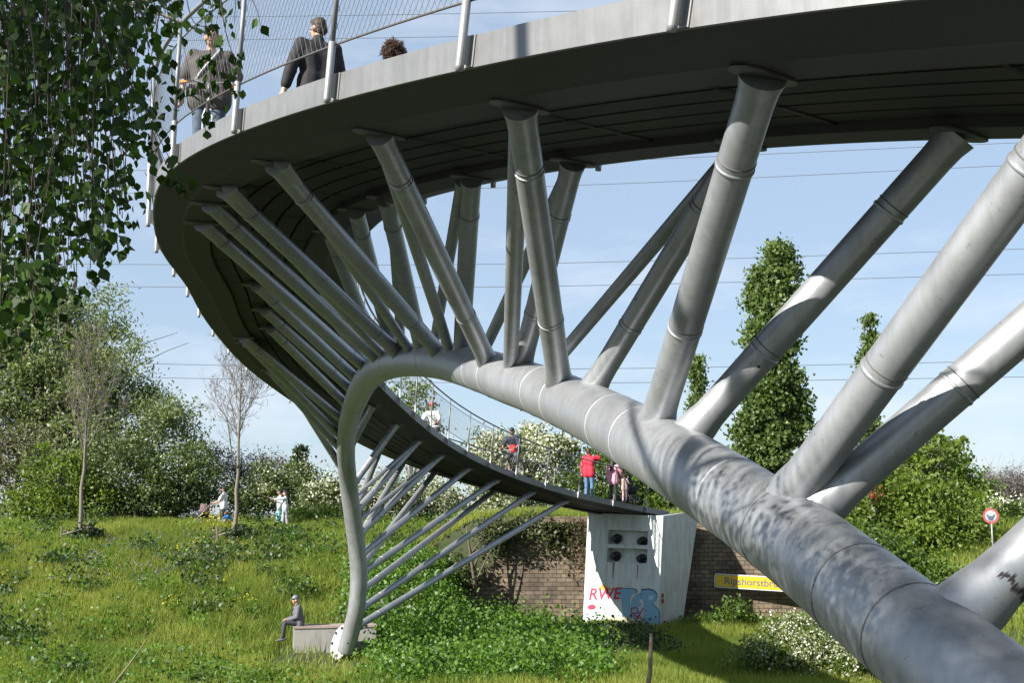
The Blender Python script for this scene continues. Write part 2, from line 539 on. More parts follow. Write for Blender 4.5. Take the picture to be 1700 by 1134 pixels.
NEAR = (-13, 14); BEND = (5, 26); FAR = (24, 60)
SR = .1
for a_, p_, sd, rg, r in [
    ((1108, 695), (1246, 108), 1, NEAR, .112), ((945, 640), (868, 168), 1, NEAR, .108), ((828, 600), (622, 216), 1, NEAR, SR), ((745, 580), (452, 259), 1, NEAR, SR),
    ((672, 585), (365, 297), 1, NEAR, SR), ((635, 600), (340, 332), 1, NEAR, SR), ((608, 612), (308, 364), 1, NEAR, SR),
    ((592, 632), (424, 474), 0, BEND, SR), ((582, 652), (440, 514), 0, BEND, SR), ((577, 678), (448, 545), 0, BEND, SR),
    ((575, 705), (405, 560), 0, BEND, .1),
    ((574, 735), (388, 584), 1, BEND, SR), ((574, 757), (432, 630), 1, BEND, SR), ((577, 795), (468, 668), 1, FAR, SR),
    # inner side
    ((1150, 705), (1600, 207), -1, NEAR, .108), ((985, 640), (1240, 246), -1, NEAR, SR), ((870, 603), (962, 276), -1, NEAR, SR), ((772, 580), (783, 306), -1, NEAR, SR),
    ((705, 580), (644, 348), -1, NEAR, SR), ((655, 590), (608, 378), -1, NEAR, SR), ((628, 600), (590, 420), -1, BEND, SR), ((612, 612), (583, 480), -1, BEND, SR),
    # thin diagonals
    ((895, 615), (1228, 247), -1, NEAR, .062), ((797, 585), (950, 280), -1, NEAR, .062), ((855, 605), (862, 168), 1, NEAR, .075), ((757, 580), (632, 216), 1, NEAR, .065),
    ((690, 580), (462, 259), 1, NEAR, .065), ((645, 590), (375, 297), 1, NEAR, .065), ((716, 580), (775, 308), -1, NEAR, .065), ((665, 585), (657, 348), -1, NEAR, .065),
    # towards the right, out of frame
    ((1318, 810), (1880, -130), 1, (-13, 2), .116), ((1350, 826), (2085, 205), -1, (-13, 2), .112), ((1590, 1010), (2480, 330), -1, (-16, 0), .125),
    # under the far half
    ((597, 1050), (938, 846), -1, FAR, SR), ((600, 1020), (880, 834), -1, FAR, SR), ((606, 985), (818, 822), 1, FAR, SR), ((606, 956), (822, 804), -1, FAR, SR),
    ((603, 925), (776, 783), -1, FAR, SR), ((600, 893), (729, 764), -1, FAR, SR), ((596, 855), (691, 739), -1, FAR, SR), ((592, 812), (656, 707), -1, FAR, SR),
    ((588, 755), (618, 672), -1, FAR, SR), ((604, 945), (718, 795), 1, FAR, SR), ((600, 900), (663, 784), 1, FAR, SR), ((590, 860), (622, 765), 1, FAR, SR),
    ((599, 869), (729, 764), -1, FAR, .062), ((592, 832), (691, 739), -1, FAR, .062)]:
    strut(a_, p_, sd, rg, r)

# the scar of peeled paint round the lowest strut at the right
_st = [o for o in bridge.children if o.name.startswith('strut')]
M_SCAR = mat_plain('bare_rust', (.03, .02, .016), .9, 0, .5, 30)
_a, _ = on_arch(1590, 1010); _b, _ = on_soffit(2480, 330, -1, -16, 0)
_d = (_b - _a); _d /= np.linalg.norm(_d)
_c = -_a - _d * (-_a @ _d); _c /= np.linalg.norm(_c); _w = np.cross(_d, _c)
_tt = np.linspace(.1, 1.5, 90)
_rr = lambda t_: .125 * np.interp(t_, [0, .2, .318, .408, .548], [1.3, 1.28, 1.18, 1.05, 1]) + .002
_t0 = _tt[np.abs(proj(_a + _d * _tt[:, None])[:, 0] - 1662).argmin()]
V_ = []
for q_ in np.linspace(-.15, 1.25, 90):
    dirv = math.cos(q_) * _c + math.sin(q_) * _w
    wd = .016 * (.1 + 1.9 * rng.random() ** 2); of = .012 * math.sin(q_ * 9) + rng.normal() * .005
    V_ += [_a + _d * (_t0 + of - wd) + dirv * _rr(_t0 + of - wd), _a + _d * (_t0 + of + wd) + dirv * _rr(_t0 + of + wd)]
mb = MB(); mb.add(V_, [(2 * i, 2 * i + 1, 2 * i + 3, 2 * i + 2) for i in range(89) if i % 13 != 5])
mb.build('paint_scar', M_SCAR, bridge)

# foot of the arch: round flange with bolts
fc = at(566, 1066, 35.85)
fax = np.array([-.78, -.55, .3]); fax /= np.linalg.norm(fax)
mb = MB(); mb.lathe([(.0, -.04), (.5, -.04), (.52, -.02), (.52, .02), (.5, .04), (0, .04)], fc + np.array([0, 0, -.02]), fax, 40)
M_WHITE = mat_plain('white_paint_worn', (.5, .51, .52), .55, .1, .08, 6)
flange = mb.build('base_flange', M_WHITE, bridge, sharp=40)
fu = np.cross(fax, (0, 0, 1)); fu /= np.linalg.norm(fu); fw = np.cross(fax, fu)
for i in range(8):
    t = 2 * math.pi * i / 8 + .2
    mb = MB(); mb.lathe([(0, 0), (.045, 0), (.045, .03), (.03, .045), (0, .045)], fc + np.array([0, 0, -.02]) + fax * .04 + .40 * (math.cos(t) * fu + math.sin(t) * fw), fax, 6)
    mb.build('bolt', M_DARK, flange, smooth=False)

# ------------------------------------------------------------------ railings along both edges
PS = 1.9312 * S
for sg, s0 in ((1, 1.2224 * S - 3 * PS), (-1, 34.4671 * S - 19 * PS)):
    rail = bpy.data.objects.new('railing', None); COL.objects.link(rail); rail.parent = bridge
    vs = sg * (H + .07)
    stations = [s0 + i * PS for i in range(29) if s0 + i * PS < SL[-1] - .2]
    for s in stations:
        mb = MB(); mb.tube([dk(s, vs, FH + .22), dk(s, vs, FH + 1.22)], .021, 10)
        po = mb.build('post', M_POST, rail)
        mb = MB(); mb.tube([dk(s, vs, -.03), dk(s, vs, .0), dk(s, vs, FH + .22), dk(s, vs, FH + .225)], [.026, .029, .029, .022], 12)
        mb.build('sleeve', M_GALV, po)
        mb = MB()
        tg = (dk(s + .1, 0) - dk(s - .1, 0)); tg /= np.linalg.norm(tg)
        i0 = dk(s, sg * (H + .003), .01); i1 = dk(s, sg * (H + .003), FH - .005); o1 = dk(s, vs, FH - .02); o0 = dk(s, vs, .03)
        for q in (-.008, .008):
            pass
        V = [x + tg * q for q in (-.008, .008) for x in (i0, i1, o1, o0)]
        mb.add(V, [(0, 1, 2, 3), (7, 6, 5, 4), (0, 4, 5, 1), (1, 5, 6, 2), (2, 6, 7, 3), (3, 7, 4, 0)])
        V = [dk(s, sg * (H + q), z) + tg * w_ for q in (.002, .009) for (w_, z) in ((-.05, .004), (.05, .004), (.05, FH - .002), (-.05, FH - .002))]
        mb.add(V, [(0, 1, 2, 3), (7, 6, 5, 4), (0, 4, 5, 1), (1, 5, 6, 2), (2, 6, 7, 3), (3, 7, 4, 0)])
        mb.build('bracket', M_GALV, po, smooth=False)
    ss = np.arange(stations[0], stations[-1] + .01, PS / 6)
    mb = MB(); mb.tube([dk(s, vs - sg * .0, FH + 1.235) for s in ss], .024, 10); mb.build('handrail', M_POST, rail)
    for z in (FH + 1.1, FH + .21):
        mb = MB(); mb.tube([dk(s, vs - sg * .03, z) for s in ss], .0085, 6); mb.build('cable', M_ROPE, rail)
    # steel net in each bay
    for s in stations[:-1]:
        far = np.linalg.norm(dk(s, 0)) > 22
        nc = 28 if far else 46
        rw = .0026 if far else .0019
        nz = 13
        zs = np.linspace(FH + .215, FH + 1.095, nz + 1)
        segV = []
        base = np.array([[dk(s + PS * (i + .5 + o * .5) / nc, vs - sg * .03, 0) for o in (-1, 1)] for i in range(nc)])
        upv = np.array([dk(s + PS * (i + .5) / nc, vs, 1) - dk(s + PS * (i + .5) / nc, vs, 0) for i in range(nc)])
        pts = np.empty((nc, nz + 1, 3))
        for j in range(nz + 1):
            sel = np.array([(i + j) % 2 for i in range(nc)])
            pts[:, j] = base[np.arange(nc), sel] + upv * zs[j]
        A = pts[:, :-1].reshape(-1, 3); B = pts[:, 1:].reshape(-1, 3)
        n_ = NR[min(ND - 1, max(0, int((s - SL[0]) / DS)))]; t_ = TG[min(ND - 1, max(0, int((s - SL[0]) / DS)))]
        off = [n_ * rw, -n_ * rw * .5 + t_ * rw * .87, -n_ * rw * .5 - t_ * rw * .87]
        V = np.stack([A + off[0], A + off[1], A + off[2], B + off[0], B + off[1], B + off[2]], 1).reshape(-1, 3)
        m_ = len(A); b0 = np.arange(m_)[:, None] * 6
        Fq = np.concatenate([b0 + np.array([[0, 1, 4, 3]]), b0 + np.array([[1, 2, 5, 4]]), b0 + np.array([[2, 0, 3, 5]])])
        link('mesh_panel', fast_tris('mesh_panel', V, Fq), M_NET, rail)
#PART2
# ------------------------------------------------------------------ terrain
def sm(a, b, x):
    t = np.clip((x - a) / (b - a), 0, 1)
    return t * t * (3 - 2 * t)


WALL_A, WALL_B = np.array([-2.4, 49.5]), np.array([16.0, 49.1])


def wallY(X):
    return WALL_A[1] + (X - WALL_A[0]) / (WALL_B[0] - WALL_A[0]) * (WALL_B[1] - WALL_A[1])


def terr(X, Y):
    X = np.asarray(X, float); Y = np.asarray(Y, float)
    base = -4.3 + 0 * X
    near = np.interp(Y, [-50, 1.5, 11], [-1.7, -1.75, -4.3])
    left = np.interp(Y, [30, 34, 37.3, 45, 52.5, 56, 75, 400], [-4.45, -4.3, -4.0, -2.15, -.75, -.52, -.45, -.3])
    right = np.interp(Y, [24, 44, 50, 400], [-4.3, -.9, -.2, 0])
    plat = np.interp(Y, [49.5, 60, 400], [-.15, 0, .1])
    mid = np.where(Y > wallY(X) + .3, plat, base)
    wl = 1 - sm(-3.6, -1.2, X); wr = sm(11, 15, X)
    z = mid * (1 - wl) * (1 - wr) + left * wl + right * wr
    z = np.where(Y < 11, np.maximum(near, -4.3), z)
    bump = .07 * np.sin(X * 1.3 + Y * .7) * np.sin(Y * 1.1 - X * .4) + .05 * np.sin(X * 2.9) * np.sin(Y * 2.3 + 1)
    return z + bump * np.clip(Y / 15, 0, 1)


gx = np.concatenate([[-2500, -900, -400, -200, -120, -80, -60], np.arange(-48, -4, .8), np.arange(-4, 0, .4), np.arange(0, 30, .8), [32, 40, 50, 70, 100, 160, 300, 800, 2500]])
gy = np.concatenate([[-300, -60, -20, -8], np.arange(-4, 26, 1.0), np.arange(26, 48.2, .7), np.arange(48.2, 50.6, .12), np.arange(51, 62, .8), [64, 68, 75, 85, 100, 140, 200, 350, 800, 2500, 5000]])
GX, GY = np.meshgrid(gx, gy, indexing='ij')
GZ = terr(GX, GY)
V = np.stack([GX, GY, GZ], -1).reshape(-1, 3)
ny = len(gy)
ii, jj = np.meshgrid(np.arange(len(gx) - 1), np.arange(ny - 1), indexing='ij')
q = (ii * ny + jj).ravel()
Fq = np.stack([q, q + ny, q + ny + 1, q + 1], 1)
m, t, b = nodes('meadow_soil')
tc = t.nodes.new('ShaderNodeTexCoord')
n1 = t.nodes.new('ShaderNodeTexNoise'); n1.inputs['Scale'].default_value = .5; n1.inputs['Detail'].default_value = 8; n1.inputs['Roughness'].default_value = .7
t.links.new(tc.outputs['Object'], n1.inputs['Vector'])
r = t.nodes.new('ShaderNodeValToRGB')
r.color_ramp.elements[0].position = .3; r.color_ramp.elements[0].color = (.02, .028, .01, 1)
r.color_ramp.elements[1].position = .75; r.color_ramp.elements[1].color = (.07, .06, .035, 1)
x_ = r.color_ramp.elements.new(.55); x_.color = (.035, .045, .015, 1)
t.links.new(n1.outputs['Fac'], r.inputs['Fac']); t.links.new(r.outputs['Color'], b.inputs['Base Color'])
b.inputs['Roughness'].default_value = .95
M_GROUND = m
ground = link('ground', fast_tris('ground', V, Fq), M_GROUND)
tag(ground, kind='structure')

# ------------------------------------------------------------------ brick retaining wall
m, t, b = nodes('old_masonry')
tc = t.nodes.new('ShaderNodeTexCoord')
mp = t.nodes.new('ShaderNodeMapping'); mp.inputs['Rotation'].default_value = (math.pi / 2, 0, 0)
br = t.nodes.new('ShaderNodeTexBrick')
br.inputs['Scale'].default_value = 1.0
br.inputs['Brick Width'].default_value = .36; br.inputs['Row Height'].default_value = .17; br.inputs['Mortar Size'].default_value = .012
br.inputs['Color1'].default_value = (.225, .175, .13, 1); br.inputs['Color2'].default_value = (.125, .102, .082, 1); br.inputs['Mortar'].default_value = (.05, .042, .035, 1)
t.links.new(tc.outputs['Object'], mp.inputs['Vector']); t.links.new(mp.outputs['Vector'], br.inputs['Vector'])
nz_ = t.nodes.new('ShaderNodeTexNoise'); nz_.inputs['Scale'].default_value = .9; nz_.inputs['Detail'].default_value = 8; nz_.inputs['Roughness'].default_value = .7
t.links.new(tc.outputs['Object'], nz_.inputs['Vector'])
rr = t.nodes.new('ShaderNodeValToRGB'); rr.color_ramp.elements[0].position = .35; rr.color_ramp.elements[0].color = (.4, .38, .36, 1)
rr.color_ramp.elements[1].position = .7; rr.color_ramp.elements[1].color = (1.25, 1.2, 1.1, 1)
t.links.new(nz_.outputs['Fac'], rr.inputs['Fac'])
mm = t.nodes.new('ShaderNodeMixRGB'); mm.blend_type = 'MULTIPLY'; mm.inputs['Fac'].default_value = 1
t.links.new(br.outputs['Color'], mm.inputs['Color1']); t.links.new(rr.outputs['Color'], mm.inputs['Color2'])
t.links.new(mm.outputs['Color'], b.inputs['Base Color']); b.inputs['Roughness'].default_value = .9
bp = t.nodes.new('ShaderNodeBump'); bp.inputs['Distance'].default_value = .04; bp.inputs['Strength'].default_value = .8
t.links.new(br.outputs['Fac'], bp.inputs['Height']); bp.invert = True; t.links.new(bp.outputs['Normal'], b.inputs['Normal'])
M_BRICK = m
prof = [(-3.2, -4.9), (-3.0, -4.1), (-2.2, -3.4), (-.6, -1.8), (.9, -.1), (17, -.1), (17, -4.9)]
mb = MB()
nrm_w = np.array([-(WALL_B - WALL_A)[1], (WALL_B - WALL_A)[0]]); nrm_w = nrm_w / np.linalg.norm(nrm_w)
Vf = [(x, wallY(x), z) for x, z in prof]; Vb = [(x + nrm_w[0] * .5, wallY(x) + nrm_w[1] * .5, z) for x, z in prof]
nn = len(prof)
mb.add(Vf + Vb, [tuple(range(nn)), tuple(range(nn, 2 * nn))[::-1]] + [(i, nn + i, nn + (i + 1) % nn, (i + 1) % nn) for i in range(nn)])
wall = mb.build('brick_wall', M_BRICK, smooth=False)
tag(wall, 'old brown masonry retaining wall behind the white abutment', 'wall')

# ------------------------------------------------------------------ abutment
def text_mesh(name, txt, size, origin, ex, ez, mat, parent, off=0.0, shear=0.0, space=1.0, extrude=0.0, center=False):
    cu = bpy.data.curves.new(name, 'FONT')
    cu.body = txt; cu.size = size; cu.offset = off; cu.shear = shear; cu.space_character = space; cu.extrude = extrude
    if center: cu.align_x = 'CENTER'; cu.align_y = 'CENTER'
    ob = bpy.data.objects.new(name, cu); COL.objects.link(ob)
    bpy.context.view_layer.update()
    me = bpy.data.meshes.new_from_object(ob.evaluated_get(bpy.context.evaluated_depsgraph_get()))
    bpy.data.objects.remove(ob)
    ex = np.asarray(ex, float); ez = np.asarray(ez, float); nn_ = np.cross(ex, ez)
    co = np.empty(len(me.vertices) * 3); me.vertices.foreach_get('co', co); co = co.reshape(-1, 3)
    co = np.asarray(origin) + co[:, :1] * ex + co[:, 1:2] * ez + co[:, 2:] * nn_
    me.vertices.foreach_set('co', co.ravel()); me.update()
    me.materials.clear()
    o = link(name, me, mat, parent)
    if parent is not None: o.matrix_parent_inverse = PINV(parent)
    return o


def concrete(name, c, stain=(.25, .2, .13), thr=.62):
    m, t, b = nodes(name)
    tc = t.nodes.new('ShaderNodeTexCoord')
    mp = t.nodes.new('ShaderNodeMapping'); mp.inputs['Scale'].default_value = (3, 3, .6)
    n = t.nodes.new('ShaderNodeTexNoise'); n.inputs['Scale'].default_value = 1.5; n.inputs['Detail'].default_value = 9; n.inputs['Roughness'].default_value = .7
    t.links.new(tc.outputs['Object'], mp.inputs['Vector']); t.links.new(mp.outputs['Vector'], n.inputs['Vector'])
    r = t.nodes.new('ShaderNodeValToRGB')
    r.color_ramp.elements[0].position = thr - .12; r.color_ramp.elements[0].color = c + (1,)
    r.color_ramp.elements[1].position = thr + .2; r.color_ramp.elements[1].color = stain + (1,)
    t.links.new(n.outputs['Fac'], r.inputs['Fac']); t.links.new(r.outputs['Color'], b.inputs['Base Color'])
    b.inputs['Roughness'].default_value = .85
    return m


M_CONC = concrete('white_concrete', (.52, .54, .54), (.30, .30, .27), .56)
M_CONCG = concrete('grey_concrete', (.28, .27, .25), (.12, .11, .10))
YL, YR = 48.7, 46.4
a_tl, a_tr = at(976, 852, YL), at(1101, 857, YR)
a_bl, a_br = at(966, 1070, YL - .25), at(1091, 1072, YR - .2)


def fp(u, v):      # u from the left, v from the top
    return (a_tl * (1 - u) + a_tr * u) * (1 - v) + (a_bl * (1 - u) + a_br * u) * v


f_ex = fp(1, .5) - fp(0, .5); f_ex /= np.linalg.norm(f_ex)
f_ez = fp(.5, 0) - fp(.5, 1); f_ez /= np.linalg.norm(f_ez)
f_n = np.cross(f_ex, f_ez); f_n /= np.linalg.norm(f_n)
if f_n[1] > 0: f_n = -f_n
abut = thing('bridge_abutment', 'white concrete abutment covered in graffiti under the far end of the footbridge', 'abutment')
us = [0, .29, .82, 1]; vs_ = [0, .125, .235, .265, .375, 1]
mb = MB()
for i in range(3):
    for j in range(5):
        a, b_, c_, d_ = fp(us[i], vs_[j]), fp(us[i + 1], vs_[j]), fp(us[i + 1], vs_[j + 1]), fp(us[i], vs_[j + 1])
        if i == 1 and j in (1, 3):
            dpt = -f_n * .32
            q_ = [a, b_, c_, d_]; qi = [x + dpt for x in q_]
            mb.add(q_ + qi, [(4, 7, 6, 5), (0, 4, 5, 1), (1, 5, 6, 2), (2, 6, 7, 3), (3, 7, 4, 0)])
        else:
            mb.add([a, b_, c_, d_], [(0, 3, 2, 1)])
s_t, s_b = at(1137, 852, YR + 1.3), at(1104, 1072, YR + .5)
bl, bl2 = a_tl - f_n * 1.6, a_bl - f_n * 1.6
s_t2, s_b2 = s_t - f_n * 1.0, s_b - f_n * 1.0
mb.add([a_tr, s_t, s_b, a_br, s_t2, s_b2, bl, bl2, a_tl, a_bl], [(0, 3, 2, 1), (1, 2, 5, 4), (8, 6, 7, 9), (8, 0, 1, 4, 6)])
mb.build('face', M_CONC, abut, smooth=False)
for (u, v) in ((.36, .19), (.70, .205), (.36, .325), (.70, .34)):
    c_ = fp(u, v) - f_n * .3
    mb = MB(); mb.lathe([(0, -.02), (.2, -.02), (.2, .03), (.13, .05), (.13, .22), (.1, .28), (0, .28)], c_, f_n, 14)
    mb.ball(c_ + f_n * .12 + f_ex * .14 + f_ez * .06, .1, 10, 6)
    mb.build('anchor', M_DARK, abut, sharp=40)
M_RUST = mat_plain('rust_stain', (.3, .16, .05), .9, 0, .5, 9)
for (u, v, l, w_) in ((.385, .375, .13, .05), (.705, .385, .12, .035)):
    p0 = fp(u, v) + f_n * .003
    mb = MB(); mb.add([p0 - f_ex * w_, p0 + f_ex * w_, p0 + f_ex * w_ * .3 - f_ez * l * 5, p0 - f_ex * w_ * .5 - f_ez * l * 4.4], [(0, 3, 2, 1)])
    mb.build('rust_streak', M_RUST, abut, smooth=False)
M_RED = mat_plain('red_spray', (.62, .02, .07), .6, 0, .15, 6)
M_MAG = mat_plain('crimson_spray', (.3, .015, .05), .6, 0, .2, 6)
M_BLUE = mat_plain('blue_spray', (.22, .42, .6), .7, 0, .12, 3)
M_OUT = mat_plain('outline_spray', (.06, .09, .14), .7, 0, .2, 5)
M_ORA = mat_plain('orange_spray', (.75, .33, .06), .7, 0, .2, 5)
M_BEI = mat_plain('beige_patch', (.5, .48, .38), .8, 0, .06, 6)
M_PALE = mat_plain('pale_spray', (.5, .62, .72), .8, 0, .12, 4)


def stroke(name, uv, w_, mat, lift=.008):
    """a flat painted line on the abutment's face"""
    P = catmull(np.array([fp(*p) for p in uv]), 8 * len(uv)) + f_n * lift
    T = np.gradient(P, axis=0); N_ = np.cross(T, f_n); N_ /= np.linalg.norm(N_, axis=1)[:, None]
    A = P + N_ * w_ / 2; B = P - N_ * w_ / 2; n = len(P)
    mb = MB(); mb.add(np.concatenate([A, B]), [(i, i + 1, n + i + 1, n + i) for i in range(n - 1)])
    o = mb.build(name, mat, abut, smooth=False)
    return o


def blob(name, uv, mat, lift):
    P = catmull(np.array([fp(*p) for p in uv + uv[:1]]), 60)[:-1] + f_n * lift
    mb = MB(); mb.add(P, [tuple(range(len(P)))])
    return mb.build(name, mat, abut, smooth=False)


text_mesh('graffiti', 'RWE', .62, fp(.06, .665) + f_n * .012, f_ex * 1.15 + f_ez * .06, f_ez, M_RED, abut, .012, .15)
blob('graffiti', [(.05, .715), (.12, .70), (.17, .715), (.15, .735), (.08, .74)], M_RED, .01)
blob('graffiti', [(.2, .575), (.25, .545), (.31, .565), (.38, .575), (.33, .59), (.25, .59)], M_ORA, .01)
# blue bubble letters: outline under fill
LET = [[(.44, .585), (.58, .575), (.72, .58), (.73, .615), (.66, .625), (.645, .72), (.66, .83), (.60, .84), (.55, .72), (.53, .64), (.46, .635)],
       [(.70, .64), (.79, .61), (.80, .655), (.75, .665), (.80, .69), (.76, .72), (.80, .75), (.75, .80), (.68, .77), (.67, .70)],
       [(.80, .585), (.92, .58), (1.0, .61), (1.0, .66), (.96, .685), (1.04, .74), (1.05, .83), (1.0, .92), (.92, .985), (.80, .99), (.72, .93), (.73, .84), (.83, .80), (.84, .70), (.81, .64)]]
LET = [[(u * .96 - .0, v) for u, v in l] for l in LET]
for l in LET:
    c_ = np.mean(np.array(l), 0)
    blob('graffiti', [tuple(c_ + (np.array(p) - c_) * (1.07, 1.06)) for p in l], M_OUT, .005)
    blob('graffiti', l, M_BLUE, .008)
blob('graffiti', [(.86, .63), (.91, .62), (.93, .645), (.88, .66)], M_PALE, .011)
for uv in ([(.26, .66), (.33, .63), (.40, .65), (.42, .70), (.36, .72), (.41, .76), (.43, .81)], [(.08, .60), (.14, .565), (.20, .57), (.26, .6), (.3, .585)],
           [(.20, .70), (.27, .695), (.3, .73)], [(.04, .80), (.1, .76), (.17, .78), (.19, .86), (.17, .95)], [(.22, .78), (.28, .77), (.30, .88), (.28, .97)]):
    stroke('graffiti', uv, .035, M_PALE)
for uv in ([(.645, .72), (.655, .80)], [(.645, .725), (.72, .72), (.73, .755), (.67, .765), (.76, .80)], [(.80, .72), (.76, .77), (.745, .80)],
           [(.61, .785), (.635, .865), (.665, .82), (.685, .87), (.74, .775)], [(.69, .89), (.60, .91), (.56, .955), (.62, .965), (.71, .935), (.72, .895), (.66, .885)],
           [(.745, .75), (.80, .83)]):
    stroke('graffiti', uv, .045, M_MAG, .014)
blob('graffiti', [(.30, .785), (.63, .79), (.645, .925), (.3, .92)][:0] or [(.3, .79), (.46, .79), (.62, .792), (.63, .86), (.635, .92), (.46, .915), (.3, .915), (.3, .85)], M_BEI, .016)
sp = s_t * .33 + s_b * .67
for k_ in range(2):
    mb = MB(); mb.box((a_tr * .45 + a_br * .55) * .65 + sp * .35 + np.array([-.08, -.13, -.35 + .2 * k_]), (.1, .02, .15)); mb.build('graffiti', M_MAG, abut, smooth=False)

# ------------------------------------------------------------------ yellow name sign on the wall
M_YEL = mat_plain('sign_yellow', (.85, .55, .02), .45, 0, .04, 4)
M_SWH = mat_plain('sign_white', (.8, .8, .78), .5)
M_INK = mat_plain('sign_ink', (.16, .17, .2), .5)
sign = thing('name_sign', 'long yellow name sign with white border on the brown masonry wall', 'sign')
s0 = at(1186, 964, 48.9); s1 = at(1345, 974, 48.3)
ex = s1 - s0; Ls = np.linalg.norm(ex); ex /= Ls
ez = np.array([0, 0, 1.0]) - ex * ex[2]; ez /= np.linalg.norm(ez); sn = np.cross(ex, ez)
hh = .275


def rrect(x0, x1, h, r, lift, th_, name, mat, parent):
    pts = []
    for cx, cz, a0 in ((x1 - r, h - r, 0), (x0 + r, h - r, 90), (x0 + r, -h + r, 180), (x1 - r, -h + r, 270)):
        for k in range(5):
            a = math.radians(a0 + k * 22.5); pts.append((cx + r * math.cos(a), cz + r * math.sin(a)))
    n = len(pts)
    V = [s0 + ex * x + ez * z + sn * lift for x, z in pts] + [s0 + ex * x + ez * z + sn * (lift - th_) for x, z in pts]
    mb = MB(); mb.add(V, [tuple(range(n)), tuple(range(n, 2 * n))[::-1]] + [(i, n + i, n + (i + 1) % n, (i + 1) % n) for i in range(n)])
    return mb.build(name, mat, parent, smooth=False)


rrect(0, Ls, hh, .09, 0, .03, 'panel', M_SWH, sign)
rrect(.035, Ls - .035, hh - .035, .07, .004, .003, 'border', M_INK, sign)
rrect(.05, Ls - .05, hh - .05, .06, .008, .003, 'field', M_YEL, sign)
text_mesh('lettering', 'Ripshorstbrücke', .40, s0 + ex * .38 - ez * .12 + sn * .012, ex, ez, M_INK, sign, .006, 0, 1.0)
for x in (.5, Ls - .6):
    mb = MB(); mb.tube([s0 + ex * x - sn * .02, s0 + ex * x - sn * 1.4], .03, 8); mb.build('bracket', M_GALV, sign)

# ------------------------------------------------------------------ concrete block the man sits on
bx0 = at(487, 1065, 36.2); bx0[2] = terr(bx0[0], bx0[1])
blk_top = at(500, 1041, 36.2)[2]
blk = thing('concrete_bench', 'weathered concrete block bench behind the foot of the bridge arch', 'bench')
mb = MB()
u_ = np.array([.97, .22, 0]); u_ /= np.linalg.norm(u_); w_ = np.array([-u_[1], u_[0], 0])
p0 = np.array([bx0[0] + .02, bx0[1], 0])
bz = bx0[2] - .3
LB, WB = 2.4, .75
BENCH = (p0.copy(), u_.copy(), w_.copy())


def prism(mb, pts, z0, z1):
    n = len(pts)
    mb.add([(x, y, z0) for x, y in pts] + [(x, y, z1) for x, y in pts], [tuple(range(n))[::-1], tuple(range(n, 2 * n))] + [(i, (i + 1) % n, n + (i + 1) % n, n + i) for i in range(n)])


quad = [p0, p0 + u_ * LB, p0 + u_ * LB + w_ * WB, p0 + w_ * WB]
prism(mb, [(x[0], x[1]) for x in quad], bz, blk_top - .06)
mb.build('base', M_CONCG, blk, smooth=False)
mb = MB()
quad = [p0 - u_ * .03 - w_ * .03, p0 + u_ * (LB + .03) - w_ * .03, p0 + u_ * (LB + .03) + w_ * (WB + .03), p0 - u_ * .03 + w_ * (WB + .03)]
prism(mb, [(x[0], x[1]) for x in quad], blk_top - .06, blk_top)
mb.build('top_slab', mat_plain('slab_reddish', (.38, .30, .26), .85, 0, .15, 6), blk, smooth=False)

# ------------------------------------------------------------------ power lines, tower, traffic sign
M_WIRE = mat_plain('wire_grey', (.17, .2, .25), .7)
for i, (ya, yb, yc, hl) in enumerate([(32, 20, -6, 'topmost, crossing behind the railing mesh'), (70, 58, 30, 'second from the top, behind the black jacket'), (286, 272, 236, 'just under the near deck edge'),
                                      (323, 311, 273, 'second under the near deck edge'), (438, 438, 413, 'upper of the pair crossing the poplar top'), (475, 476, 455, 'lower of the pair crossing the poplar top'),
                                      (598, 613, 599, 'upper of the lowest pair across the sky'), (621, 636, 626, 'lowest of all across the sky')]):
    Yw = 170.0
    P = catmull(np.array([at(x, y, Yw) for x, y in ((-500, 2 * ya - yb + .0), (0, ya), (850, yb), (1700, yc), (2300, yc - (yb - yc) * .7))]), 24)
    mb = MB(); mb.tube(P, .055, 5)
    o = mb.build('power_line', M_WIRE); tag(o, 'thin grey power line, ' + hl, 'power line', 'power lines across the sky')

tw = at(1448, 850, 240)
tower = thing('lookout_tower', 'distant grey tower head with stacked round platforms behind a poplar', 'tower', tuple(tw))
M_TOW = mat_plain('tower_grey', (.2, .22, .26), .7)
zt = at(1448, 618, 240)[2] - tw[2]
mb = MB(); mb.lathe([(1.6, -4), (1.4, zt * .8), (1.3, zt)], (0, 0, 0), n=16); o = mb.build('shaft', M_TOW, None); o.parent = tower
for (y, rr_) in ((632, 1.9), (648, 3.0), (659, 2.4)):
    z = at(1448, y, 240)[2] - tw[2]
    mb = MB(); mb.lathe([(1.2, -1.0), (rr_ * .75, -.7), (rr_, -.1), (rr_, .35), (rr_ * .8, .5), (1.2, .5)], (0, 0, z), n=24)
    o = mb.build('platform', M_TOW, None); o.parent = tower

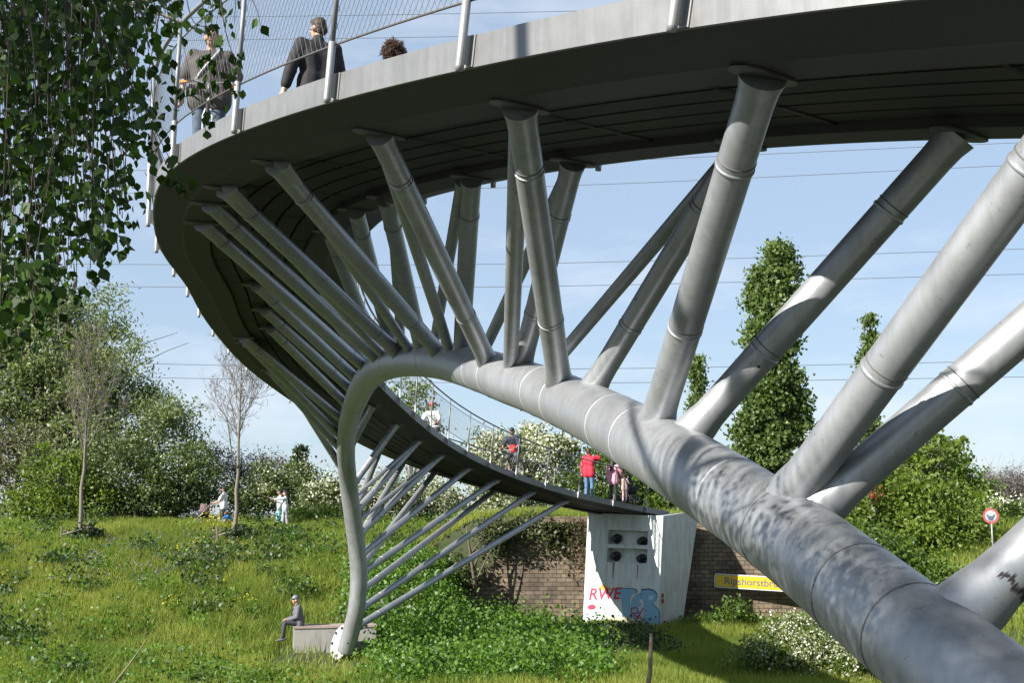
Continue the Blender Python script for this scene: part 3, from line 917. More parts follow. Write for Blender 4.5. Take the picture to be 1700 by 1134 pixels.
ts = at(1645, 857, 40.5)
tsg = thing('traffic_sign', 'round red rimmed prohibition sign above the bushes at the right', 'sign')
sd = np.array([-.55, -.83, 0]); sd /= np.linalg.norm(sd); sx_ = np.cross(np.array([0, 0, 1.0]), sd)
mb = MB(); mb.lathe([(0, -.012), (.255, -.012), (.255, .0), (.19, .0), (.19, -.004), (0, -.004)], ts, sd, 32); mb.build('ring', mat_plain('sign_red_shaded', (.32, .03, .035), .5), tsg, smooth=False)  # red darkened to paint in the shade on this backlit sign
mb = MB(); mb.lathe([(0, 0), (.185, 0), (.185, .004), (0, .004)], ts, sd, 32); mb.build('field', mat_plain('sign_white_shaded', (.28, .32, .33), .5), tsg, smooth=False)  # white field greyed, its shade put into the colour
V = [ts + sd * .008 + sx_ * x * .85 + np.array([0, 0, z * .85]) for x, z in ((-.17, .06), (-.1, .04), (-.04, -.03), (0, .02), (.04, -.03), (.1, .04), (.17, .06), (.07, -.19), (-.07, -.19))]
mb = MB(); mb.add(V, [tuple(range(9))]); mb.build('symbol', mat_plain('sign_navy', (.02, .05, .1), .5), tsg, smooth=False)
mb = MB(); mb.tube([ts - sd * .04 + np.array([0, 0, .3]), np.array([ts[0] - sd[0] * .04, ts[1] - sd[1] * .04, terr(ts[0], ts[1]) - .3])], .03, 8); mb.build('pole', M_GALV, tsg)
#PART3
# ------------------------------------------------------------------ foliage tools
def unit(n):
    v = rng.normal(size=(n, 3)); return v / np.linalg.norm(v, axis=1)[:, None]


def leaf_quads(P, size, aspect=.55, up=.3, droop=0.0):
    """one diamond leaf, folded a little, at each point"""
    n = len(P)
    size = np.broadcast_to(size, (n,)) * rng.uniform(.65, 1.3, n)
    nrm = unit(n); nrm[:, 2] = nrm[:, 2] * (1 - up) + up; nrm /= np.linalg.norm(nrm, axis=1)[:, None]
    a = unit(n); a[:, 2] -= droop; a -= nrm * (a * nrm).sum(1)[:, None]; a /= np.linalg.norm(a, axis=1)[:, None]
    b = np.cross(nrm, a)
    L = size[:, None]; Wd = L * aspect * .5
    base = P - a * L * .5
    V = np.stack([base, base + a * L * .42 + b * Wd + nrm * L * .06, base + a * L - nrm * L * .08, base + a * L * .42 - b * Wd + nrm * L * .06], 1)
    return V


def clumped(ells, n, nclump, cr, surf=.5):
    """points in leaf clumps through the volume of some ellipsoids; returns points and a per-point 0..1 tone of the clump"""
    ells = [tuple(map(np.asarray, e)) for e in ells]
    vol = np.array([np.prod(e[1]) ** .75 for e in ells]); pick = rng.choice(len(ells), nclump, p=vol / vol.sum())
    cen = np.array([e[0] for e in ells])[pick]; rad = np.array([e[1] for e in ells])[pick]
    u = unit(nclump) * (surf + (1 - surf) * rng.random(nclump) ** .6)[:, None] * rng.uniform(.8, 1.1, nclump)[:, None]
    cc = cen + u * rad
    tone = rng.random(nclump)
    w_ = rng.uniform(.3, 1.6, nclump); k = rng.choice(nclump, n, p=w_ / w_.sum())
    P = cc[k] + rng.normal(size=(n, 3)) * (cr * rng.uniform(.5, 1.2, nclump)[k])[:, None] * np.array([1, 1, .7])
    return P, tone[k], cc


def add_leaves(name, P, tone, size, mat, parent, aspect=.55, up=.3, droop=0.0):
    V = leaf_quads(P, size, aspect, up, droop)
    rnd = np.clip(tone * .65 + rng.random(len(P)) * .35, 0, 1)
    o = link(name, fast_mesh(name, V, 4, rnd), mat, None)
    if parent is not None:
        o.parent = parent; o.matrix_parent_inverse = PINV(parent)
    return o


def limb(mb, a, b, r0, r1, bend=.12, n=5, seg=6):
    a = np.asarray(a, float); b = np.asarray(b, float)
    L = np.linalg.norm(b - a)
    t = np.linspace(0, 1, n)[:, None]
    off = rng.normal(size=3) * L * bend
    P = a + (b - a) * t + off * (t * (1 - t))
    mb.tube(P, np.linspace(r0, r1, n), seg)
    return P


M_BARK = mat_plain('bark', (.12, .1, .075), .9, 0, .35, 8, .5)
M_BARKG = mat_plain('bark_grey', (.2, .175, .14), .9, 0, .3, 12, .4)
M_WILLOW = mat_leaf('willow_leaf', (.125, .17, .07), (.25, .30, .14), .38)
M_POPLAR = mat_leaf('poplar_leaf', (.06, .105, .025), (.16, .23, .06), .35)
M_BUSH = mat_leaf('bush_leaf', (.04, .08, .012), (.14, .22, .03), .35)
M_LIME = mat_leaf('lime_leaf', (.07, .12, .015), (.2, .28, .04), .4)
M_DARKLEAF = mat_leaf('dark_leaf', (.018, .035, .012), (.05, .085, .03), .2)
M_HAW = mat_leaf('hawthorn_leaf', (.05, .08, .02), (.13, .18, .05), .3)
M_BLOS = mat_leaf('blossom', (.5, .5, .38), (.8, .8, .68), .3, .7)
M_GREYL = mat_leaf('grey_leaf', (.11, .11, .06), (.2, .2, .12), .25)
M_TWIG = mat_leaf('twig_brown', (.09, .075, .07), (.17, .14, .13), .1)
M_REDL = mat_leaf('red_leaf', (.16, .02, .01), (.32, .05, .02), .3)
M_BRAM = mat_leaf('bramble_leaf', (.05, .12, .016), (.16, .30, .04), .38)
M_IVY = mat_leaf('ivy_leaf', (.03, .05, .015), (.11, .13, .045), .2)
M_NETT = mat_leaf('nettle_leaf', (.022, .05, .012), (.06, .12, .025), .25)
M_HAWN = mat_leaf('hawthorn_fresh_leaf', (.07, .12, .02), (.18, .25, .05), .35)
M_DRY = mat_leaf('dry_leaf', (.12, .09, .05), (.22, .17, .10), .1)
M_YFL = mat_leaf('yellow_flower', (.65, .55, .01), (.8, .7, .05), .3)
M_PFL = mat_leaf('violet_flower', (.16, .13, .25), (.25, .2, .38), .3)


def E(px, py, Y, rx, ry, rd=None):
    """ellipsoid given in photo pixels at distance Y"""
    k = Y / F
    return (at(px, py, Y), np.array([rx * k, (rd or rx) * k, ry * k]))


def plant(name, label, cat, px, Y, ells, n, nclump, cr, size, mat, group=None, trunk=.12, limbs=10, aspect=.55, up=.3, droop=0, blossom=0, bsize=.09, surf=.45, stems=1, part='crown', bark=None, twigs=0):
    X = (px - CX) / F * Y * 1.0
    p = at(px, 800, Y); X = p[0]
    g = np.array([X, Y, float(terr(X, Y))])
    o = thing(name, label, cat, tuple(g), 0, group)
    P, tone, cc = clumped(ells, n, nclump, cr, surf)
    gz = terr(P[:, 0], P[:, 1]); P[:, 2] = np.maximum(P[:, 2], gz + .03)
    add_leaves(part, P, tone, size, mat, o, aspect, up, droop)
    if blossom:
        sel = np.where(tone > .55)[0]; sel = sel[rng.random(len(sel)) < .5 + .5 * (P[sel, 2] > np.median(P[:, 2]))]; k = rng.choice(sel, blossom)
        Q = P[k] + rng.normal(size=(blossom, 3)) * cr * .35; Q += np.array([-.04, -.1, .12]) * cr
        add_leaves('blossom', Q, rng.random(blossom), bsize, M_BLOS, o, .9, .5)
    top = max(e[0][2] + e[1][2] * .55 for e in ells)
    cx_ = np.mean([e[0] for e in ells], 0)
    mb = MB()
    for s_ in range(stems):
        jit = rng.normal(size=2) * (.0 if stems == 1 else .4)
        trunkP = limb(mb, g + np.array([jit[0], jit[1], -.25]), (cx_[0] * .7 + g[0] * .3 + jit[0], cx_[1], top), trunk, trunk * .2, .05, 8, 8)
        sel = cc[rng.choice(len(cc), min(limbs, len(cc)), replace=False)]
        for q in sel:
            z0 = g[2] + (q[2] - g[2]) * rng.uniform(.25, .75)
            i = np.abs(trunkP[:, 2] - z0).argmin()
            limb(mb, trunkP[i], q, trunk * .35, trunk * .06, .15, 6, 5)
            for _ in range(twigs):
                limb(mb, q + (trunkP[i] - q) * rng.uniform(0, .6), q + rng.normal(size=3) * cr * 2, trunk * .09, trunk * .03, .2, 4, 4)
    t_ = mb.build('trunk', bark or M_BARK, o)
    return o


# ------------------------------------------------------------------ trees and shrubs in the distance
plant('willow_tree', 'large grey green feathery willow standing behind the left hillside', 'tree', 70, 67,
      [E(70, 560, 67, 100, 100), E(30, 500, 67, 70, 70), E(150, 530, 67, 60, 70), E(120, 650, 67, 110, 90), E(195, 590, 66, 45, 50), E(20, 650, 67, 110, 130), E(230, 660, 67, 45, 45), E(170, 740, 66, 110, 80), E(270, 700, 66, 55, 40), E(300, 745, 66, 45, 35), E(-60, 600, 67, 90, 120)],
      70000, 640, .6, .24, M_WILLOW, trunk=.4, limbs=60, aspect=.4, droop=.5, surf=.2, twigs=1)
for i, (px, y0, y1, hw, Y, n, lb, m_) in enumerate([(1280, 432, 800, 56, 82, 46000, 'tall broad green poplar seen between two struts', M_POPLAR), (1442, 545, 830, 26, 105, 12000, 'slim poplar half hidden behind the bright struts', M_POPLAR),
                                             (1158, 600, 830, 18, 110, 8000, 'slender poplar mostly hidden behind a strut foot', M_POPLAR), (497, 742, 830, 15, 190, 2600, 'small dark poplar far off beside the arch leg', M_DARKLEAF)]):
    ells = []
    for f_ in np.linspace(0, 1, 12):
        wv = hw * (math.sin(math.pi * min(1, .12 + f_ * .8)) ** .7) * (.9 if f_ < .85 else 1)
        ells.append(E(px + rng.normal() * hw * .14, y0 + (y1 - y0) * f_, Y, wv * rng.uniform(.7, 1.0), (y1 - y0) / 12 * 1.1))
    if i == 0: ells += [E(1312, 455, Y, 14, 30), E(1240, 730, Y, 22, 45), E(1322, 700, Y, 22, 60), E(1255, 490, Y, 16, 40)]
    plant('poplar_tree', lb, 'tree', px, Y, ells, n, 620 if i == 0 else 200, .36 if Y < 150 else .6, .3 if Y < 150 else .55, m_, 'poplar trees beyond the bridge', trunk=.3, limbs=40, aspect=.8, surf=.35)

HAWG = 'flowering hawthorns beyond the bridge'
BUG = 'shrubs along the path at the top of the left slope'
plant('shrub', 'pale grey brown shrub at the left edge above the slope', 'shrub', 30, 60, [E(30, 790, 60, 75, 80), E(-20, 760, 60, 60, 70), E(80, 800, 60, 50, 60)], 7000, 120, .4, .2, M_GREYL, BUG, surf=.4, twigs=1)
plant('shrub', 'bright yellow green bush behind the left sapling', 'shrub', 100, 57, [E(95, 800, 57, 55, 65), E(140, 830, 57, 50, 45), E(60, 840, 57, 50, 35)], 9000, 120, .35, .17, M_LIME, BUG)
plant('hawthorn', 'dark hawthorn with sparse white blossom behind the left sapling', 'shrub', 195, 59, [E(190, 790, 59, 65, 80), E(240, 810, 59, 60, 60), E(165, 840, 59, 50, 40), E(230, 845, 59, 60, 30)], 14000, 150, .4, .17, M_HAW, HAWG, blossom=700, bsize=.13)
plant('shrub', 'dark dense bush beside the man pushing the pram', 'shrub', 300, 60, [E(295, 810, 60, 55, 55), E(330, 790, 61, 40, 60), E(265, 830, 60, 45, 40)], 9000, 130, .4, .17, M_HAW, BUG)
plant('shrub', 'brownish leafless thicket behind the right sapling', 'shrub', 390, 68, [E(370, 780, 68, 45, 45), E(440, 790, 68, 40, 40)], 5000, 90, .4, .22, M_TWIG, BUG, aspect=.25, twigs=2)
plant('hawthorn', 'hawthorn hedge with fine blossom between pram and women', 'shrub', 425, 61, [E(415, 830, 61, 40, 30), E(450, 810, 62, 45, 40), E(390, 835, 61, 35, 28), E(500, 815, 62, 45, 45)], 9000, 150, .35, .17, M_HAW, HAWG, blossom=1100, bsize=.11)
plant('hawthorn', 'white hawthorn mound directly left of the arch leg', 'shrub', 548, 60, [E(540, 835, 60, 35, 22), E(560, 820, 60, 25, 25), E(520, 825, 60, 30, 22), E(575, 850, 60, 30, 20)], 5000, 90, .3, .16, M_HAW, HAWG, blossom=1500, bsize=.13)
plant('shrub', 'low green bush right of the women on the path', 'shrub', 520, 57, [E(520, 858, 57, 45, 18), E(560, 865, 57, 35, 16)], 4000, 60, .3, .15, M_BUSH, BUG)
plant('hawthorn', 'white hawthorn behind the thin struts below the far deck', 'shrub', 660, 58, [E(640, 830, 58, 40, 40), E(690, 830, 58, 45, 42), E(740, 850, 58, 40, 40), E(610, 840, 58, 30, 40)], 9000, 140, .35, .17, M_HAW, HAWG, blossom=4200, bsize=.13)
plant('hawthorn', 'tall creamy hawthorn in bloom behind the navy and red cyclist', 'shrub', 860, 58, [E(850, 760, 58, 60, 55), E(900, 740, 58, 50, 45), E(815, 785, 58, 45, 50), E(930, 770, 58, 40, 50), E(860, 830, 58, 80, 50), E(795, 745, 58, 16, 30)], 13000, 220, .38, .17, M_HAW, HAWG, blossom=7500, bsize=.14, twigs=1)
plant('hawthorn', 'small hawthorn spray with white blossom over the wall top', 'shrub', 790, 53.5, [E(790, 870, 53.5, 45, 25), E(830, 880, 53, 40, 22), E(760, 890, 54, 30, 25)], 5000, 90, .3, .15, M_HAW, HAWG, blossom=1500, bsize=.11)
plant('leafy_tree', 'light green young tree showing through the far railing by the arch bend', 'tree', 690, 60, [E(680, 670, 60, 40, 45), E(700, 720, 60, 35, 40), E(650, 700, 60, 30, 40)], 1600, 90, .35, .22, M_LIME, trunk=.08, limbs=40, surf=.3, twigs=1, bark=M_BARKG)
RB = 'green bushes on the right bank'
plant('leafy_tree', 'green tree behind the man in the red jacket', 'tree', 1000, 57, [E(1000, 790, 57, 60, 50), E(1060, 790, 57, 45, 55), E(950, 800, 57, 30, 30), E(1090, 830, 57, 50, 40), E(1020, 840, 57, 70, 30)], 12000, 160, .38, .19, M_BUSH, trunk=.15)
plant('shrub', 'big bright green bush right of the arch below the bright struts', 'shrub', 1400, 44, [E(1400, 870, 44, 75, 70), E(1450, 850, 44, 60, 60), E(1370, 830, 44, 50, 40), E(1420, 790, 45, 60, 30)], 14000, 220, .32, .17, M_LIME, RB)
plant('shrub', 'broad green bush below the sparse young tree', 'shrub', 1530, 43, [E(1530, 880, 43, 80, 75), E(1590, 870, 43, 60, 60), E(1500, 830, 43.5, 70, 40), E(1560, 930, 42, 70, 50)], 15000, 230, .32, .17, M_LIME, RB)
plant('shrub', 'deep green bush in the angle of arch and lowest strut', 'shrub', 1480, 37, [E(1480, 960, 37, 80, 60), E(1550, 980, 37, 60, 60), E(1440, 920, 38, 60, 50)], 13000, 200, .28, .15, M_BUSH, RB)
plant('shrub', 'green bush at the right edge below the lowest strut', 'shrub', 1680, 36, [E(1680, 1060, 36, 60, 60), E(1640, 1030, 36, 50, 50), E(1720, 1000, 36, 60, 60), E(1650, 1110, 35, 60, 50)], 12000, 180, .28, .15, M_BUSH, RB)
plant('shrub', 'rounded dark green bush at the skyline on the right', 'shrub', 1570, 72, [E(1565, 790, 72, 55, 45), E(1600, 805, 72, 45, 40), E(1520, 805, 72, 40, 40)], 8000, 150, .4, .24, M_BUSH, RB)
plant('shrub', 'dense green bush around the round traffic sign', 'shrub', 1640, 49.5, [E(1640, 935, 49.5, 70, 50), E(1690, 880, 49.5, 50, 40), E(1600, 890, 49.5, 50, 45)], 12000, 180, .35, .18, M_LIME, RB)
plant('hawthorn', 'creamy blossoming hawthorn behind the round traffic sign', 'shrub', 1672, 53, [E(1670, 860, 53, 40, 38), E(1640, 850, 53, 30, 25), E(1690, 880, 53, 40, 30)], 6000, 110, .33, .16, M_HAW, HAWG, blossom=2600, bsize=.13)
plant('leafy_tree', 'sparse young tree with fresh yellow green leaves at the right', 'tree', 1520, 47, [E(1530, 740, 47, 55, 35), E(1480, 770, 47, 50, 35), E(1560, 750, 47, 50, 35), E(1545, 700, 47, 12, 20), E(1600, 755, 47, 30, 18), E(1520, 790, 47, 60, 30), E(1590, 730, 47, 25, 25)],
      3200, 120, .2, .17, M_LIME, trunk=.07, limbs=60, surf=.35, stems=2, bark=M_BARKG, aspect=.75)
plant('red_shrub', 'narrow dark red leaved shrub among the green bushes', 'shrub', 1450, 43, [E(1450, 765, 43, 12, 30), E(1446, 810, 42.5, 11, 20)], 500, 30, .14, .13, M_REDL, trunk=.05, limbs=10)
for px, lb in ((1640, 'grey leafless tree at the skyline left of the right edge'), (1685, 'grey leafless tree touching the right edge of the skyline')):
    plant('bare_tree', lb, 'tree', px, 140, [E(px, 805, 140, 24, 24), E(px + 10, 815, 140, 28, 18)], 2600, 70, .9, .5, M_TWIG, 'leafless trees at the far right skyline', trunk=.25, limbs=24, aspect=.14, twigs=3, bark=M_BARKG)
plant('hawthorn', 'near hawthorn with white blossom sprays under the thick arch', 'shrub', 1340, 33, [E(1350, 1090, 33, 75, 50), E(1290, 1100, 33, 55, 40), E(1420, 1110, 32.5, 80, 50), E(1300, 1050, 33.5, 40, 25), E(1380, 1040, 33.5, 50, 30), E(1240, 1090, 33, 20, 12), E(1480, 1150, 32.5, 90, 40)],
      24000, 300, .22, .11, M_HAWN, HAWG, blossom=9000, bsize=.07, twigs=1)
plant('shrub', 'dark leafy bush at the foot of the wall below the yellow sign', 'shrub', 1218, 46, [E(1218, 1030, 46, 32, 28), E(1190, 1045, 46, 25, 20), E(1245, 1040, 46, 25, 22), E(1150, 1050, 46, 30, 14)], 5000, 90, .25, .15, M_BUSH, 'shrubs at the wall foot')
plant('shrub', 'tangled bush spilling down the sloping end of the wall', 'shrub', 800, 48.5, [E(762, 945, 48.8, 18, 24), E(745, 975, 48.4, 22, 20), E(815, 880, 49.0, 26, 12), E(725, 995, 47, 24, 18)], 4500, 100, .3, .15, M_IVY, 'shrubs at the wall foot')
# ivy hanging on the wall, left of the abutment
iv = thing('ivy', 'dark ivy and dead stems hanging down the wall left of the abutment', 'climbing plant', tuple(at(900, 900, 49.3)))
n = 1900
px_ = np.concatenate([rng.normal(925, 20, n // 2), rng.normal(838, 26, n - n // 2)]); py_ = np.concatenate([868 + np.abs(rng.normal(0, 26, n // 2)), 872 + np.abs(rng.normal(0, 26, n - n // 2)) - .6 * (px_[n // 2:] - 838)])
P = np.array([at(x, y, 49.3 - abs(rng.normal(0, .12))) for x, y in zip(px_, py_)])
add_leaves('leaves', P, rng.random(n), .15, M_IVY, iv, .8, 0, .4)
n = 700
px_ = rng.normal(955, 10, n); py_ = 860 + np.abs(rng.normal(0, 50, n)); P = np.array([at(x, y, 49.25 - abs(rng.normal(0, .1))) for x, y in zip(px_, py_)])
add_leaves('dead_stems', P, rng.random(n), .2, M_DRY, iv, .15, 0, .9)['kind'] = 'stuff'

# ------------------------------------------------------------------ two staked saplings on the slope
def sapling(px, Y, top_py, label, seed, spread, leafy):
    rs = np.random.default_rng(seed)
    p = at(px, 850, Y); g = np.array([p[0], Y, float(terr(p[0], Y))])
    o = thing('sapling', label, 'tree', tuple(g), 0, 'staked saplings on the slope')
    Ht = at(px, top_py, Y)[2] - g[2]
    mb = MB(); tw = MB(); tips = []
    tr = np.array([g + np.array([.35 * t * (.4 if seed == 3 else .25), 0, Ht * t - .2 * (t == 0)]) + np.array([rs.normal() * .03, rs.normal() * .03, 0]) for t in np.linspace(0, 1, 12)])
    mb.tube(tr, np.linspace(.1, .012, 12), 8)

    def grow(a, d, L, r, lv):
        n = 6; P = [a]
        for i in range(n):
            d = d + rs.normal(size=3) * .10 + np.array([0, 0, .10]); d = d / np.linalg.norm(d); P.append(P[-1] + d * L / n)
        P = np.array(P); (mb if lv == 0 else tw).tube(P, np.linspace(r, r * .35, n + 1), 5 if lv == 0 else 3, caps=False)
        if lv < 3:
            for i in range(2, n + 1):
                for _ in range(2 if lv < 1 else int(rs.random() < .8)):
                    dd = d + rs.normal(size=3) * .55; grow(P[i], dd / np.linalg.norm(dd), L * rs.uniform(.32, .52), max(r * .5, .006), lv + 1)
        else:
            tips.append(P[-1]); tips.append(P[-3])
    for i in range(17):
        t = rs.uniform(.36, .95); k = t * 11; a = tr[int(k)] * (1 - k % 1) + tr[min(11, int(k) + 1)] * (k % 1)
        an = rs.uniform(0, 6.28); d = np.array([math.cos(an) * spread, math.sin(an) * spread, .9]); d /= np.linalg.norm(d)
        grow(a, d, Ht * .38 * (1.15 - t * .75), .034 * (1.2 - t), 0)
    mb.build('trunk', M_BARKG, o); tw.build('twigs', M_BARKG, o)
    tips = np.array(tips)
    k = rs.choice(len(tips), leafy); P = tips[k] + rs.normal(size=(leafy, 3)) * .1
    add_leaves('leaves', P, rng.random(leafy), .12, M_LIME if seed == 3 else M_TWIG, o)
    # wooden guard: posts and rails round the stem
    gd = thing('tree_guard', 'low wooden stake guard round the ' + ('left' if px < 250 else 'right') + ' sapling', 'tree guard', tuple(g), 0, 'wooden guards round the saplings')
    c_ = [(-.55, -.35), (.5, -.3), (.5, .4), (-.5, .35)]
    for (x, y) in c_[:3]:
        z = float(terr(g[0] + x, g[1] + y)) - g[2]
        m2 = MB(); m2.tube([(x, y, z - .3), (x + rng.normal() * .07, y, z + rng.uniform(.5, .8))], .045, 7); q = m2.build('stake', M_BARK, None); q.parent = gd
    for a, b, za, zb in ((0, 1, .32, .62), (1, 2, .6, .55), (3, 0, .5, .36)):
        m2 = MB(); m2.tube([(c_[a][0] * 1.1, c_[a][1], za), (c_[b][0] * 1.15, c_[b][1], zb)], .04, 6)
        q = m2.build('rail', M_BARKG, None); q.parent = gd
    return o, g


_, sg1 = sapling(134, 50.2, 575, 'thin staked sapling with fresh light leaves on the left slope', 3, .5, 900)
_, sg2 = sapling(391, 50.2, 588, 'thin staked leafless sapling on the slope nearer the bridge', 5, .66, 160)
for g_, lb in ((sg1, 'small dark bush inside the left tree guard'), (sg2, 'small dark bush inside the right tree guard')):
    o = thing('shrub', lb, 'shrub', tuple(g_), 0, 'bushes inside the tree guards')
    P, tone, _c = clumped([(g_ + np.array([.25, -.1, .3]), np.array([.65, .5, .4]))], 1100, 40, .16)
    add_leaves('leaves', P, tone, .14, M_DARKLEAF, o)

# ------------------------------------------------------------------ ground cover
def visible(P, m=60):
    q = proj(P); return (q[:, 0] > -m) & (q[:, 0] < 1700 + m) & (q[:, 1] > -m) & (q[:, 1] < 1134 + m) & (P[:, 1] > 1)


def fbm(X, Y):
    return (np.sin(X * .55 + 1.3 * np.sin(Y * .31)) * np.sin(Y * .47 + X * .2) + .6 * np.sin(X * 1.3 - Y * .9 + 2) * np.sin(Y * 1.1 + .7 * np.sin(X)) + .4 * np.sin(X * 2.7 + Y * 1.9)) / 2


def scatter(n, x0, x1, y0, y1):
    X = rng.uniform(x0, x1, n); Y = rng.uniform(y0, y1, n); return X, Y


def grass(name, label, X, Y, h, w_, mat):
    Z = terr(X, Y); P = np.stack([X, Y, Z], 1); k = visible(P); P = P[k]; n = len(P)
    hh_ = h * rng.uniform(.5, 1.4, n) * (1 + .4 * fbm(P[:, 0] * 1.3, P[:, 1] * 1.3)); a = rng.uniform(0, 6.28, n)
    side = np.stack([np.cos(a), np.sin(a), 0 * a], 1) * (w_ * rng.uniform(.7, 1.4, n))[:, None]
    lean = np.stack([rng.normal(0, .35, n), rng.normal(0, .35, n), np.ones(n)], 1) * hh_[:, None]
    V = np.stack([P - side, P + side, P + lean], 1)
    tone = np.clip(.5 + .45 * fbm(P[:, 0], P[:, 1]) + rng.normal(0, .18, n), 0, 1)
    o = link(name, fast_mesh(name, V, 3, tone), mat)
    return tag(o, label, 'grass', None, 'stuff')


M_GRASS = mat_leaf('grass_blade', (.11, .19, .025), (.34, .36, .08), .38, .6, .2)
X, Y = scatter(330000, -26, 4, 28, 58)
X2, Y2 = scatter(60000, 3, 9, 29, 48)
X3, Y3 = scatter(60000, -26, 30, 51, 62)
X4, Y4 = scatter(90000, 9, 24, 22, 51)
keep = ~((Y > wallY(X) - .1) & (X > -.6) & (Y < wallY(X) + .6)) & ~((X > -7) & (X < -4.2) & (Y > 34) & (Y < 37.3) & (rng.random(len(X)) < .8))
grass('grass', 'long rough green grass covering the left slope and the flat below the wall', np.concatenate([X[keep], X2, X3, X4]), np.concatenate([Y[keep], Y2, Y3, Y4]), .3, .014, M_GRASS)


def weeds(name, label, X, Y, npl, r, h, size, mat, aspect=.6):
    P0 = np.stack([X, Y, terr(X, Y)], 1); P0 = P0[visible(P0)]
    n = len(P0); sc_ = rng.uniform(.5, 1.3, n)
    P = np.repeat(P0, npl, 0); s_ = np.repeat(sc_, npl)
    P = P + np.stack([rng.normal(0, r, len(P)) * s_, rng.normal(0, r, len(P)) * s_, np.abs(rng.normal(0, h, len(P))) * s_], 1)
    tone = np.repeat(rng.random(n), npl)
    V = leaf_quads(P, size, aspect, .45); rnd = np.clip(tone * .6 + rng.random(len(P)) * .4, 0, 1)
    o = link(name, fast_mesh(name, V, 4, rnd), mat)
    return tag(o, label, 'ground plants', None, 'stuff')


X, Y = scatter(900, -22, -1.5, 30, 55); k = (fbm(X * .8 + 3, Y * .8) > -.02) & ~((X > -7.6) & (Y > 33) & (Y < 38))
weeds('weeds', 'dark leafy weeds growing in patches among the grass of the slope', X[k], Y[k], 60, .28, .2, .13, M_BRAM)
X, Y = scatter(480, -22, -1.5, 31, 55); k = (fbm(X * .7 + 9, Y * .6) > .1) & ~((X > -7.6) & (Y > 33) & (Y < 38))
weeds('nettles', 'darker nettle clumps scattered over the slope', X[k], Y[k], 110, .36, .34, .15, M_NETT)
X, Y = scatter(800, -22, -2, 29.0, 36.5); k = ~((X > -7.6) & (Y > 33.5)); X, Y = X[k], Y[k]; weeds('ground_ivy', 'low leafy ground cover at the foot of the left slope', X, Y, 90, .35, .12, .1, M_BRAM)
# bramble carpet in the middle foreground
X, Y = scatter(900, -6.4, 4.2, 31, 46.5); k = (proj(np.stack([X, Y, terr(X, Y)], 1))[:, 0] > np.where(Y < 37.5, 618, 585)) & (proj(np.stack([X, Y, terr(X, Y)], 1))[:, 0] < 985 + 30 * np.sin(Y)) & ~((X > 1.4) & (Y > 41))
weeds('brambles', 'bright green bramble carpet between the arch foot and the abutment', X[k], Y[k], 110, .38, .38, .125, M_BRAM, .75)
X, Y = scatter(300, 1.5, 4.8, 36, 44.5); weeds('undergrowth', 'dark low undergrowth in front of the abutment', X, Y, 60, .3, .22, .12, M_DARKLEAF)
yf = []
for (px, py, n, sx, sy) in [(385, 868, 26, 22, 6), (350, 862, 14, 14, 5), (5, 968, 14, 8, 6), (290, 913, 10, 8, 3), (345, 920, 12, 12, 4), (370, 958, 9, 5, 4), (285, 1000, 12, 8, 4), (415, 995, 12, 10, 4), (395, 895, 6, 10, 5), (25, 1103, 5, 6, 5), (335, 897, 8, 12, 4)]:
    for _ in range(n):
        x, y = px + rng.normal() * sx, py + rng.normal() * sy
        # walk out along the ray to the slope
        Yg = np.linspace(29, 56, 120); Pg = np.array([at(x, y, q) for q in Yg]); k = np.argmax(Pg[:, 2] < terr(Pg[:, 0], Pg[:, 1]) + .3)
        yf.append(Pg[k])
yf = np.array(yf)[rng.random(len(yf)) < .75]; yf = np.repeat(yf, 6, 0) + rng.normal(size=(len(yf) * 6, 3)) * .09
o = link('yellow_flowers', fast_mesh('yellow_flowers', leaf_quads(yf, .05, .9, .6), 4, rng.random(len(yf))), M_YFL); tag(o, 'small yellow flowers dotted over the grassy slope', 'flowers', None, 'stuff')
X, Y = scatter(160, -16.5, -10.5, 43, 51); P0 = np.repeat(np.stack([X, Y, terr(X, Y) + .32], 1), 8, 0); P0 += rng.normal(size=P0.shape) * np.array([.1, .1, .12])
o = link('violet_flowers', fast_mesh('violet_flowers', leaf_quads(P0, .06, .7, .3), 4, rng.random(len(P0))), M_PFL); tag(o, 'faint violet flowers among the grass between the saplings', 'flowers', None, 'stuff')

# dry stalks close to the camera
for (a, b, Y, r, lb) in (((1072, 1175), (1081, 1052), 7.5, .016, 'pale dry stalk standing upright below the abutment'), ((178, 1150), (244, 1062), 9.5, .007, 'thin leaning dry stalk in the lower left grass')):
    p0, p1 = at(a[0], a[1], Y), at(b[0], b[1], Y)
    p00 = p0 + (p0 - p1) / (p1[2] - p0[2]) * (p0[2] - float(terr(p0[0], p0[1])) + .1)
    mb = MB(); mb.tube([p00, p0, p0 * .5 + p1 * .5 + np.array([.01, 0, 0]), p1], [r * 1.2, r, r * .9, r * .6], 8)
    o = mb.build('dry_stalk', mat_plain('stalk', (.22, .18, .11), .9)); tag(o, lb, 'stalk', 'dry stalks near the camera')

# ------------------------------------------------------------------ the birch beside the camera
M_BIRCH = mat_leaf('birch_leaf', (.018, .042, .009), (.055, .115, .016), .35, .5, .18)
M_BTWIG = mat_plain('birch_twig', (.07, .05, .04), .8)
birch = thing('birch_tree', 'birch with hanging twigs of green leaves in the near upper left', 'tree', (-7.0, 1.6, float(terr(-7.0, 1.6))))
ovate = np.array([(0, 0, 0), (.30, .33, .02), (.55, .40, .03), (.95, .07, -.03), (1.08, 0, -.06), (.95, -.07, -.03), (.55, -.40, .03), (.30, -.33, .02)])


